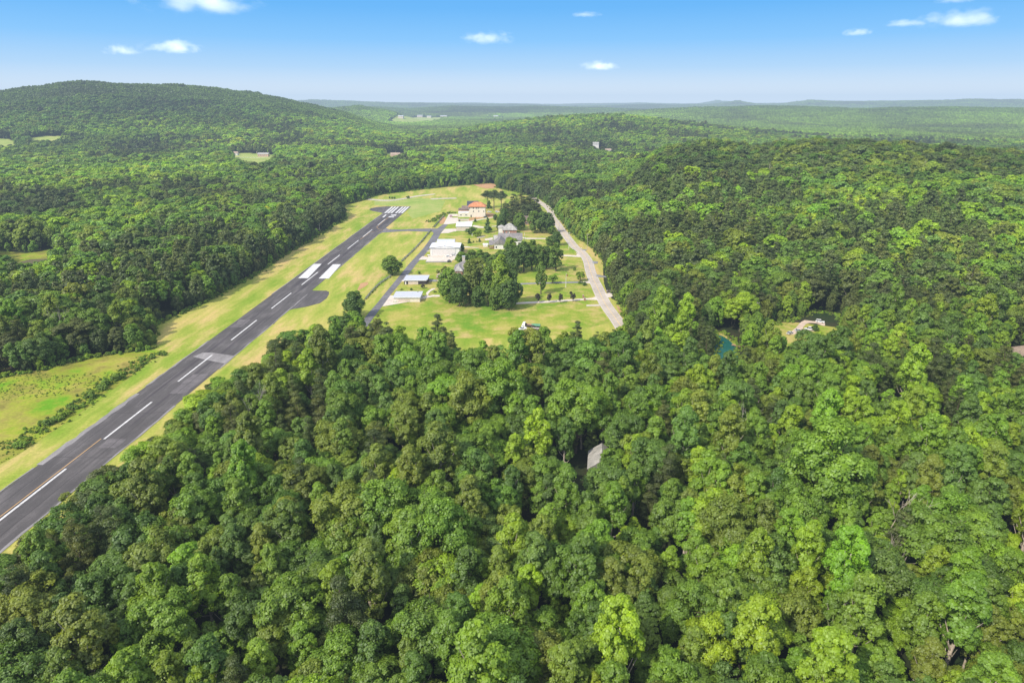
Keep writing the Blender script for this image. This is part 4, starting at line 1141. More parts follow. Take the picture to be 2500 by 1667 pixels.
def leaves_mesh(name, P, Nn, S, tone, rng, mat, stretch=1.0):
    """irregular leaf-clump quads at P facing Nn, size S, tone 0..1"""
    n = len(P)
    ref = rand_dirs(rng, n)
    U = unit(np.cross(Nn, ref)); V = np.cross(Nn, U)
    j = rng.uniform(0.6, 1.25, size=(n, 4, 1))
    S_ = S[:, None]
    c = np.stack([P + U * S_ * j[:, 0], P + V * S_ * j[:, 1] * stretch, P - U * S_ * j[:, 2], P - V * S_ * j[:, 3] * stretch], 1)
    # cup the clump a little so it does not read as a flat card
    c[:, 0] -= Nn * S_ * 0.25; c[:, 2] -= Nn * S_ * 0.25
    return c.reshape(-1, 3), tone

def make_mesh(name, quads, tone, trunk, leafm, barkm):
    """quads (n*4,3) leaf corners with tone; trunk = MB or None"""
    me = bpy.data.meshes.new(name)
    nq = len(quads) // 4
    tv = np.array(trunk.v, float).reshape(-1, 3) if trunk else np.zeros((0, 3))
    tf = [tuple(i + 4 * nq for i in f) for f in trunk.f] if trunk else []
    verts = np.vstack([quads, tv])
    loops = [np.arange(4 * nq)]
    starts = [np.arange(nq) * 4]; totals = [np.full(nq, 4)]
    off = 4 * nq
    for f in tf:
        loops.append(np.array(f)); starts.append(np.array([off])); totals.append(np.array([len(f)])); off += len(f)
    lo = np.concatenate(loops).astype(np.int32); st = np.concatenate(starts).astype(np.int32); to = np.concatenate(totals).astype(np.int32)
    me.vertices.add(len(verts)); me.vertices.foreach_set('co', verts.astype(np.float32).ravel())
    me.loops.add(len(lo)); me.loops.foreach_set('vertex_index', lo)
    me.polygons.add(len(st)); me.polygons.foreach_set('loop_start', st); me.polygons.foreach_set('loop_total', to)
    mi = np.zeros(len(st), np.int32); mi[nq:] = 1 if leafm else 0
    if leafm: me.materials.append(leafm)
    if barkm: me.materials.append(barkm)
    me.polygons.foreach_set('material_index', mi)
    if leafm:
        a = me.attributes.new('leaf_tone', 'FLOAT', 'FACE')
        t = np.zeros(len(st), np.float32); t[:nq] = tone
        a.data.foreach_set('value', t)
    me.update(calc_edges=True); me.validate()
    return me

def crown_puffs(rng, kind, H, W):
    """list of puff centres, radii, and the crown axis they belong to"""
    C, R = [], []
    if kind in ('round', 'spread', 'tall', 'column', 'edge', 'bush'):
        base = {'round': .22, 'spread': .26, 'tall': .20, 'column': .04, 'edge': .03, 'bush': .0}[kind]
        zc = H * (base + 1) / 2; rz = H * (1 - base) / 2
        nl = {'round': 10, 'spread': 11, 'tall': 10, 'column': 13, 'edge': 15, 'bush': 6}[kind]
        npl = 24 if kind in ('edge', 'column') else 17
        # limbs carry sub-crowns, each sub-crown breaks into puffs
        ga = rng.uniform(0, 6.28)
        for i in range(nl):
            t = (i + .5) / nl
            z = 1 - 1.75 * t if kind not in ('column', 'edge', 'bush') else 1 - 1.95 * t
            z += rng.normal(0, .1); z = max(-1, min(1, z))
            a = ga + i * 2.39996 + rng.normal(0, .25)
            q = math.sqrt(max(0, 1 - z * z))
            d = np.array([q * math.cos(a), q * math.sin(a), z])
            rho = rng.uniform(.46, .76)
            if kind == 'spread': zz = z * .8 + .08
            else: zz = z
            k = {'column': 1 - max(0, z) ** 1.6 * .75, 'edge': 1 - max(0, z) ** 1.6 * .6, 'tall': 1 - .3 * max(0, z)}.get(kind, 1)
            hr = rho if kind not in ('column', 'edge') else min(.8, rho + .1)
            cx, cy, cz = d[0] * hr * W / 2 * k, d[1] * hr * W / 2 * k, zc + zz * rho * rz * 1.12
            sr = W * rng.uniform(.21, .32) * (1.15 if kind == 'edge' else 1) * (1.1 if kind == 'column' else 1)
            out = unit(np.array([cx, cy, (cz - zc + .25 * rz) * W / H]) + 1e-6)
            for _ in range(npl):
                e = unit(rng.normal(size=3) + out * .9 + np.array([0, 0, .35]))
                C.append((cx + e[0] * sr * .8, cy + e[1] * sr * .8, cz + e[2] * sr * .95))
                R.append(W * rng.uniform(.06, .108))
    elif kind == 'pine':
        zb = .22
        nw = 15
        for i in range(nw):
            t = i / (nw - 1)
            z = H * (zb + (1 - zb) * t * .97)
            rad = W / 2 * (1 - t ** 1.7) * (.55 + .45 * min(1, t / .18)) + .25
            m_ = max(1, int(6 * (1 - t) + 1.5))
            a0 = rng.uniform(0, 6.28)
            for k in range(m_):
                a = a0 + 6.283 * k / m_ + rng.normal(0, .25)
                rr = rad * rng.uniform(.5, .95)
                C.append((rr * math.cos(a), rr * math.sin(a), z + rng.normal(0, .5)))
                R.append(rng.uniform(.085, .15) * W)
    elif kind == 'umbrella':
        for i in range(34):
            d = rand_dirs(rng, 1)[0]
            if d[2] < -.1: d[2] = -d[2] * .3
            rho = rng.uniform(.5, .95)
            C.append((d[0] * rho * W / 2, d[1] * rho * W / 2, H * .62 + d[2] * rho * H * .32)); R.append(rng.uniform(.14, .22) * W)
    elif kind == 'cone':
        for i in range(46):
            t = rng.random() ** 1.25
            a = rng.uniform(0, 6.28); rr = W / 2 * (1 - t) ** .8 * rng.uniform(.45, .9)
            C.append((rr * math.cos(a), rr * math.sin(a), H * (.05 + .9 * t))); R.append(W * rng.uniform(.12, .2) * (1.05 - .5 * t))
    return np.array(C), np.array(R)

def crown_leaves(kind, H, W, seed, nleaf, leaf, soft=1.0):
    rng = np.random.default_rng(seed)
    C, R = crown_puffs(rng, kind, H, W)
    conifer = kind in ('pine', 'umbrella')
    wgt = R ** 2; wgt /= wgt.sum()
    idx = rng.choice(len(C), size=nleaf, p=wgt)
    d = rand_dirs(rng, nleaf)
    flip = (d[:, 2] < -.2) & (rng.random(nleaf) < .72)
    d[flip, 2] *= -1
    flat = np.array([1, 1, .62 if conifer else .85])
    sh = rng.uniform(.50, 1.08, nleaf)
    # crinkle each puff so that it breaks into smaller sprays
    k1 = rng.normal(size=(len(C), 3)) * 3.0
    cr = .13 * np.sin((d * k1[idx]).sum(1) * 2.2 + idx) + .07 * np.sin((d[:, ::-1] * k1[idx]).sum(1) * 5.0)
    P = C[idx] + d * flat * (R[idx] * (sh + cr))[:, None]
    nf = int(nleaf * .16)                                   # inner foliage closes the dark gaps
    fi = rng.choice(nleaf, nf, replace=False); mid_c = C.mean(0)
    P[fi] = mid_c + (C[idx[fi]] - mid_c) * rng.uniform(.35, .9, (nf, 1)) + rng.normal(0, .05 * W, (nf, 3))
    P[:, 2] = P[:, 2] * (H / np.percentile(P[:, 2], 99.7)); P[:, 2] += np.maximum(0, .12 - P[:, 2])
    P[:, :2] *= (W / 2) / np.percentile(np.hypot(P[:, 0], P[:, 1]), 97)
    cen = np.array([0, 0, H * .55])
    outw = unit((P - cen) * np.array([1, 1, .7 * W / H * 1.6]))
    jit = (.37 if not conifer else .55) * soft
    Nn = unit(d * .9 + outw * .45 + np.array([0, 0, .28]) + rng.normal(size=(nleaf, 3)) * jit)
    S = leaf * rng.uniform(.65, 1.25, nleaf) * (.8 if conifer else 1)
    ptone = rng.normal(.5, .13, len(C))
    ptone += .14 * (C[:, 2] - C[:, 2].mean()) / (np.ptp(C[:, 2]) + .01)     # puffs higher in the crown get a paler tone
    tone = np.clip(ptone[idx] + rng.normal(0, .08 * soft, nleaf), 0, 1)
    q, t = leaves_mesh('', P, Nn, S, tone, rng, None, 1.0 if not conifer else .7)
    return q, t, C

def tree_trunk(kind, H, W, C, seed, limbs=10, k=7):
    rng = np.random.default_rng(seed + 5)
    mb = MB()
    if kind == 'bush':
        for i in range(4): mb.tube((0, 0, 0), (rng.normal(0, W * .15), rng.normal(0, W * .15), H * .6), .05 * H / 2, .02, 5)
        return mb
    r0 = .017 * H
    top = H * (.93 if kind in ('pine', 'umbrella', 'cone', 'column') else .78)
    pts = [Vector((0, 0, -.6))]
    n = 5
    for i in range(1, n + 1):
        t = i / n
        pts.append(Vector((rng.normal(0, .012 * H) * t, rng.normal(0, .012 * H) * t, top * t)))
    for i in range(n):
        mb.tube(pts[i], pts[i + 1], r0 * (1.25 - .95 * i / n) , r0 * (1.25 - .95 * (i + 1) / n), k, caps=False)
    ids = rng.permutation(len(C))[:limbs]
    for i in ids:
        c = Vector(C[i]); z = max(H * .22, c.z - (H * .12 if kind not in ('pine', 'umbrella') else 0) - abs(rng.normal(0, 1)) - .35 * math.hypot(c.x, c.y))
        z = min(z, top * .97)
        t = z / top * n; s = int(min(n - 1, t)); a = pts[s].lerp(pts[s + 1], t - s)
        m_ = a.lerp(c, .5) + Vector((0, 0, -.04 * H if kind not in ('pine',) else .1))
        mb.tube(a, m_, r0 * .42, r0 * .28, 5, caps=False); mb.tube(m_, c, r0 * .28, r0 * .1, 5, caps=False)
    return mb

SPECS = [  # kind, height, width
    ('round', 20, 12.5), ('round', 19, 11), ('round', 21, 14), ('spread', 18, 15), ('spread', 19, 13), ('tall', 23, 9.5), ('tall', 24, 8.5), ('round', 17, 10.5),
    ('edge', 18, 11), ('edge', 16, 9), ('column', 20, 7.5),
    ('pine', 22, 8.5), ('pine', 23, 9.5), ('pine', 20, 8.0), ('umbrella', 20, 10), ('cone', 10, 5), ('bush', 3, 4), ('bush', 2.6, 3.4)]
BROAD = [0, 1, 2, 3, 4, 5, 6, 7]; TALL = [5, 6]; EDGE = [8, 9]; COLUMN = 10; PINES = [11, 12, 13]; UMB = 14; CONE = 15; BUSH = [16, 17]
KNAME = {'round': 'rounded', 'spread': 'broad spreading', 'tall': 'tall narrow', 'edge': 'low-skirted', 'column': 'columnar', 'pine': 'layered'}
HI, MASS = [], []
mass_col = {lod: bpy.data.collections.new('forest_source_' + lod) for lod in ('near', 'mid', 'far', 'patch')}   # sources of the forest mass
def into(lod, i, me):
    o = bpy.data.objects.new('%s_tree_%02d' % (lod, i), me); mass_col[lod].objects.link(o)
for i, (kind, H, W) in enumerate(SPECS):
    nh = 20000 if kind not in ('bush',) else 1800
    q, t, C = crown_leaves(kind, H, W, 100 + i, nh, .235 if kind != 'bush' else .18)
    tr = tree_trunk(kind, H, W, C, 100 + i, 12)
    bk = M['bark_pale'] if kind == 'tall' else M['bark']
    HI.append((make_mesh(kind + '_crown', q, t, None, M['leaf'], None), make_mesh(kind + '_trunk', np.zeros((0, 3)), np.zeros(0), tr, None, bk), H, W))
    into('near', i, make_mesh(kind + '_near', q, t, tr, M['leaf_mass'], bk))
    q, t, C = crown_leaves(kind, H, W, 100 + i, 3600, .56 if kind != 'bush' else .35, .7)
    into('mid', i, make_mesh(kind + '_mid', q, t, tree_trunk(kind, H, W, C, 100 + i, 4, 5), M['leaf_mass'], bk))
    q, t, C = crown_leaves(kind, H, W, 100 + i, 800, 1.15 if kind != 'bush' else .6, .45)
    into('far', i, make_mesh(kind + '_far', q, t, tree_trunk(kind, H, W, C, 100 + i, 0, 4), M['leaf_mass'], bk))
# patches of about thirty crowns for the distance
for i in range(6):
    rng = np.random.default_rng(900 + i)
    Q, T = [], []
    for a in range(7):
        for b in range(7):
            x = (a - 3) * 8.0 + rng.normal(0, 1.8); y = (b - 3) * 8.0 + rng.normal(0, 1.8)
            H = rng.uniform(11, 19); W = rng.uniform(8, 13)
            kk = 'round' if rng.random() < .86 else 'pine'
            q, t, C = crown_leaves(kk, H, W, int(rng.integers(1e6)), 170, 2.1, .35)
            Q.append(q + np.array([x, y, 0])); T.append(np.clip(t * .75 + rng.normal(.0, .16) + (.13 if kk == 'round' else -.12), 0, 1))
    into('patch', i, make_mesh('patch', np.vstack(Q), np.concatenate(T), None, M['leaf_mass'], None))

TONES = {  # colour class: base colour
    'mid green': (0.160, 0.258, 0.025), 'dark green': (0.106, 0.188, 0.023), 'bluish green': (0.138, 0.230, 0.042),
    'bright yellow-green': (0.248, 0.355, 0.018), 'olive': (0.190, 0.240, 0.030), 'yellowish olive': (0.198, 0.236, 0.031), 'fresh green': (0.182, 0.300, 0.020),
    'dark pine green': (0.090, 0.123, 0.028), 'brownish pine green': (0.118, 0.138, 0.033), 'grey pine green': (0.105, 0.143, 0.040)}

# ------------------------------------------------------------------ where trees stand
def inside(poly, X, Y):
    res = np.zeros(len(X), bool); n = len(poly); j = n - 1
    for i in range(n):
        xi, yi = poly[i]; xj, yj = poly[j]
        c = ((yi > Y) != (yj > Y)) & (X < (xj - xi) * (Y - yi) / ((yj - yi) if yj != yi else 1e-9) + xi)
        res ^= c; j = i
    return res

def edge_dist(poly, X, Y):
    best = np.full(len(X), 1e9); n = len(poly)
    for i in range(n):
        ax, ay = poly[i]; bx, by = poly[(i + 1) % n]
        dx, dy = bx - ax, by - ay; l2 = dx * dx + dy * dy + 1e-9
        t = np.clip(((X - ax) * dx + (Y - ay) * dy) / l2, 0, 1)
        best = np.minimum(best, np.hypot(X - ax - t * dx, Y - ay - t * dy))
    return best

def scatter(r0, r1, sp, jit=.36, seed=1, ymin=70.0):
    rng = np.random.default_rng(seed)
    W_ = r1 * .86 + 60
    xs = np.arange(-W_, W_, sp); ys = np.arange(max(20, r0 * .70), r1, sp * .866)
    X, Y = np.meshgrid(xs, ys); X = X + (np.arange(len(ys)) % 2)[:, None] * sp / 2
    X = X + rng.normal(0, sp * jit, X.shape) * .7; Y = Y + rng.normal(0, sp * jit, Y.shape) * .7
    X, Y = X.ravel(), Y.ravel(); r = np.hypot(X, Y)
    k = (r >= r0) & (r < r1) & (np.abs(X) < Y * .82 + 45) & (Y > ymin)
    return X[k], Y[k]

def choose(X, Y, seed):
    """species, colour and size for trees at X, Y"""
    rng = np.random.default_rng(seed); n = len(X); r = np.hypot(X, Y)
    Z = height(X, Y)
    u = X / Y
    pat = fnoise(X, Y, 130, 21); pat2 = fnoise(X, Y, 75, 22); pat3 = fnoise(X, Y, 300, 23)
    pp = .04 + .74 * sstep(.54, .60, fnoise(X, Y, 210, 27))                                   # share of pines
    left_band = (X < -165) & (Y > 360) & (Y < 820) & (X > -290 - .05 * Y)
    pp = np.where(left_band, .3 + .5 * sstep(.3, .45, pat), pp)
    right_band = (X > 70) & (Y > 355) & (Y < 560) & (u < .75)
    pp = np.where(right_band, .38 + .5 * sstep(.36, .5, pat2), pp)
    near = Y < 345
    pp = np.where(near, .03 + .55 * sstep(.6, .7, pat2), pp)
    pp = np.where((X > 150) & (Y > 240) & (Y < 420), .2 + .55 * sstep(.45, .58, pat2), pp)
    strip = near & (edge_dist(CLEAR_AIR, X, Y) < 26) & (X < -20)
    pp = np.where(strip, .28, pp)
    pp = np.where(Z > 40, pp * .45, pp)
    pine = rng.random(n) < pp
    # colour classes
    bright = .15 + .40 * sstep(.50, .60, fnoise(X, Y, 170, 24))
    bright = np.where(near, .12 + .22 * sstep(.52, .66, pat2) + .30 * sstep(.05, .6, u), bright)
    mid_slope = (X > 150) & (Z > 9) & (Z < 34) & (r < 1200)
    bright = np.where(mid_slope, .25 + .5 * sstep(.4, .55, pat2), bright); pp0 = 0
    bright = np.where((Z > 38) & (r < 1300), .04, bright)
    bright = np.where((X < -330) & (Y > 420) & (Y < 1100), .34, bright)
    bright = np.where((X > -300) & (X < 60) & (Y > 1010) & (Y < 1200), .45, bright)
    names = list(TONES)
    c = rng.random(n); tone = np.zeros(n, int)
    rest = (c - bright) / np.maximum(1 - bright, .01)
    idx = {k: i for i, k in enumerate(names)}
    tone[:] = idx['mid green']
    tone[rest > .38] = idx['dark green']; tone[rest > .60] = idx['bluish green']; tone[rest > .76] = idx['olive']; tone[rest > .955] = idx['yellowish olive']
    isb = c < bright
    tone[isb] = np.where(rng.random(isb.sum()) < .55, idx['bright yellow-green'], idx['fresh green'])
    crest = (Z > 38) & (r < 1300) & ~pine
    tone[crest] = np.where(rng.random(crest.sum()) < .45, idx['grey pine green'], np.where(rng.random(crest.sum()) < .5, idx['olive'], idx['dark green']))
    pc_ = rng.random(n)
    tone[pine] = np.where(pc_[pine] < .45, idx['dark pine green'], np.where(pc_[pine] < .72, idx['brownish pine green'], idx['grey pine green']))
    cols = np.array([TONES[k] for k in names])[tone]
    cols = cols * np.array([1.05, 1.07, .76])
    cols = cols * np.exp(rng.normal(0, .11, (n, 1))) * np.exp(rng.normal(0, .03, (n, 3)))
    big = fnoise(X, Y, 380, 41)
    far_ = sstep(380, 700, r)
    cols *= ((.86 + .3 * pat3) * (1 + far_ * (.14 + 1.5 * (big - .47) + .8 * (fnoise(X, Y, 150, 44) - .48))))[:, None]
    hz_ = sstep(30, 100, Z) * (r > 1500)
    cols = cols * (1 + hz_[:, None] * np.array([-.36, -.30, -.05]))  # high distant trees darker and bluer: distance haze put into the leaf colour
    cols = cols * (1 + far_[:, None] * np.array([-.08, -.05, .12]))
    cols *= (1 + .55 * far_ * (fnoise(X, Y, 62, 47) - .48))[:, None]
    # warm light stands against cool dark ones
    wv = (far_ * (fnoise(X, Y, 240, 43) - .48))[:, None]
    cols *= np.clip(1 + wv * np.array([.35, .25, -.3]), .4, 1.8)
    cols = np.clip(cols, .01, .5)
    sp = rng.choice(BROAD, n)
    notnear = ~near; sp[notnear] = rng.choice([0, 1, 2, 3, 4, 7, 0, 2], notnear.sum())
    tallp = near & ~pine & (rng.random(n) < np.where(isb, .72, .16)); sp[tallp] = rng.choice(TALL, tallp.sum())
    sp[pine] = rng.choice(PINES, pine.sum())
    softp = pine & notnear & (rng.random(n) < np.where(r > 650, .8, .35)); sp[softp] = rng.choice([1, 7, 5], softp.sum())
    sc = np.exp(rng.normal(0, .17, n)) * np.where(near, .88, np.where(r > 1050, 1.32, np.where(r > 430, 1.12, 1.0)))
    sc = np.where(rng.random(n) < .14, sc * .66, sc); sc = np.clip(sc, .5, 1.75)
    return dict(X=X, Y=Y, Z=Z, sp=sp, tone=tone, col=cols, sc=sc, sz=np.where(near, sc * np.exp(rng.normal(0, .07, n)), sc ** .6 * np.where(r < 720, .95, .84) * np.exp(rng.normal(0, .05, n))), rot=rng.uniform(0, 6.28, n), pine=pine, lean=rng.normal(0, .03, (n, 2)))

def pick(d, k): return {a: b[k] for a, b in d.items()}
def join(ds): return {a: np.concatenate([d[a] for d in ds]) for a in ds[0]}

def grow(r0, r1, sp, seed, drop, gap=.05):
    X, Y = scatter(r0, r1, sp, seed=seed)
    rng = np.random.default_rng(seed + 50)
    keep = np.ones(len(X), bool)
    lake = CLEARS
    for poly in lake: keep &= ~inside(poly, X, Y)
    keep &= rng.random(len(X)) > gap
    X, Y = X[keep], Y[keep]
    d = choose(X, Y, seed + 9)
    ed = np.full(len(X), 1e9)
    for poly in CLEARS[:4]: ed = np.minimum(ed, edge_dist(poly, X, Y))
    k = ed > drop + np.where(Y > 480, 7.0 * np.maximum(0, fnoise(X, Y, 26, 91) - .42), 0)
    d = pick(d, k); ed = ed[k]
    low = (ed < 13) & (d['Y'] < 345) & (d['X'] > -45); d['sc'][low] *= .84; d['sz'][low] *= .78
    low2 = (ed < 12) & (d['Y'] < 345) & (d['X'] <= -45); d['sz'][low2] = np.minimum(d['sz'][low2] * .86, .86)
    tl = low2 & np.isin(d['sp'], TALL + PINES); d['sp'][tl] = 0; d['pine'][tl] = False
    e = (ed < 9) & (d['Y'] > 300) & (~d['pine'] | (rng.random(len(ed)) < .55))
    d['sp'][e] = np.random.default_rng(seed).choice(EDGE, e.sum()); d['pine'][e] = False
    return d, ed

def fringe():
    """lower leafy growth along the open edges of the forest"""
    rng = np.random.default_rng(5); xs, ys = [], []
    for line in (LEFT_EDGE, RIGHT_EDGE, CLEAR_CARS, CLEAR_LAKE):
        for a, b in zip(line[:-1], line[1:]):
            L = math.hypot(b[0] - a[0], b[1] - a[1]); n = max(1, int(L / 3.2))
            for k in range(n):
                t = (k + rng.random()) / n
                xs.append(a[0] + (b[0] - a[0]) * t + rng.normal(0, 3)); ys.append(a[1] + (b[1] - a[1]) * t + rng.normal(0, 3))
    X, Y = np.array(xs), np.array(ys)
    keep = (Y > 120)
    for poly in CLEARS[:6]: keep &= ~(inside(poly, X, Y) & (edge_dist(poly, X, Y) > .6))
    X, Y = X[keep], Y[keep]; d = choose(X, Y, 77); n = len(X)
    d['sp'] = rng.choice(EDGE, n); d['pine'][:] = False
    d['sc'] = rng.uniform(.28, .62, n); d['sz'] = d['sc'] * rng.uniform(.8, 1.15, n)
    d['lod'] = np.where(np.hypot(X, Y) < 430, 0, 1)
    return d
fringe_d = fringe()
near_d, near_ed = grow(70, 430, 7.1, 31, 2.5, .05)
mid_d, _ = grow(430, 1050, 8.8, 32, 2.5, .03)
far_d, _ = grow(1050, 2500, 10.6, 33, 3.0, .02)

# ------------------------------------------------------------------ single trees in the village and on the grass
def tree(name, spec, loc, h, w, tint, label, cat, group=None, rot=None, scz=None):
    cm, tm, H, W = HI[spec]
    r = empty(name, loc, 0, label, cat, group)
    a = RNG.uniform(0, 6.28) if rot is None else rot
    for nm, me in (('trunk', tm), ('crown', cm)):
        o = link_mesh(nm, me, r)
        o.scale = (w / W, w / W, h / H); o.rotation_euler = (0, 0, a)
        o.color = (*tint, 1)
    return r

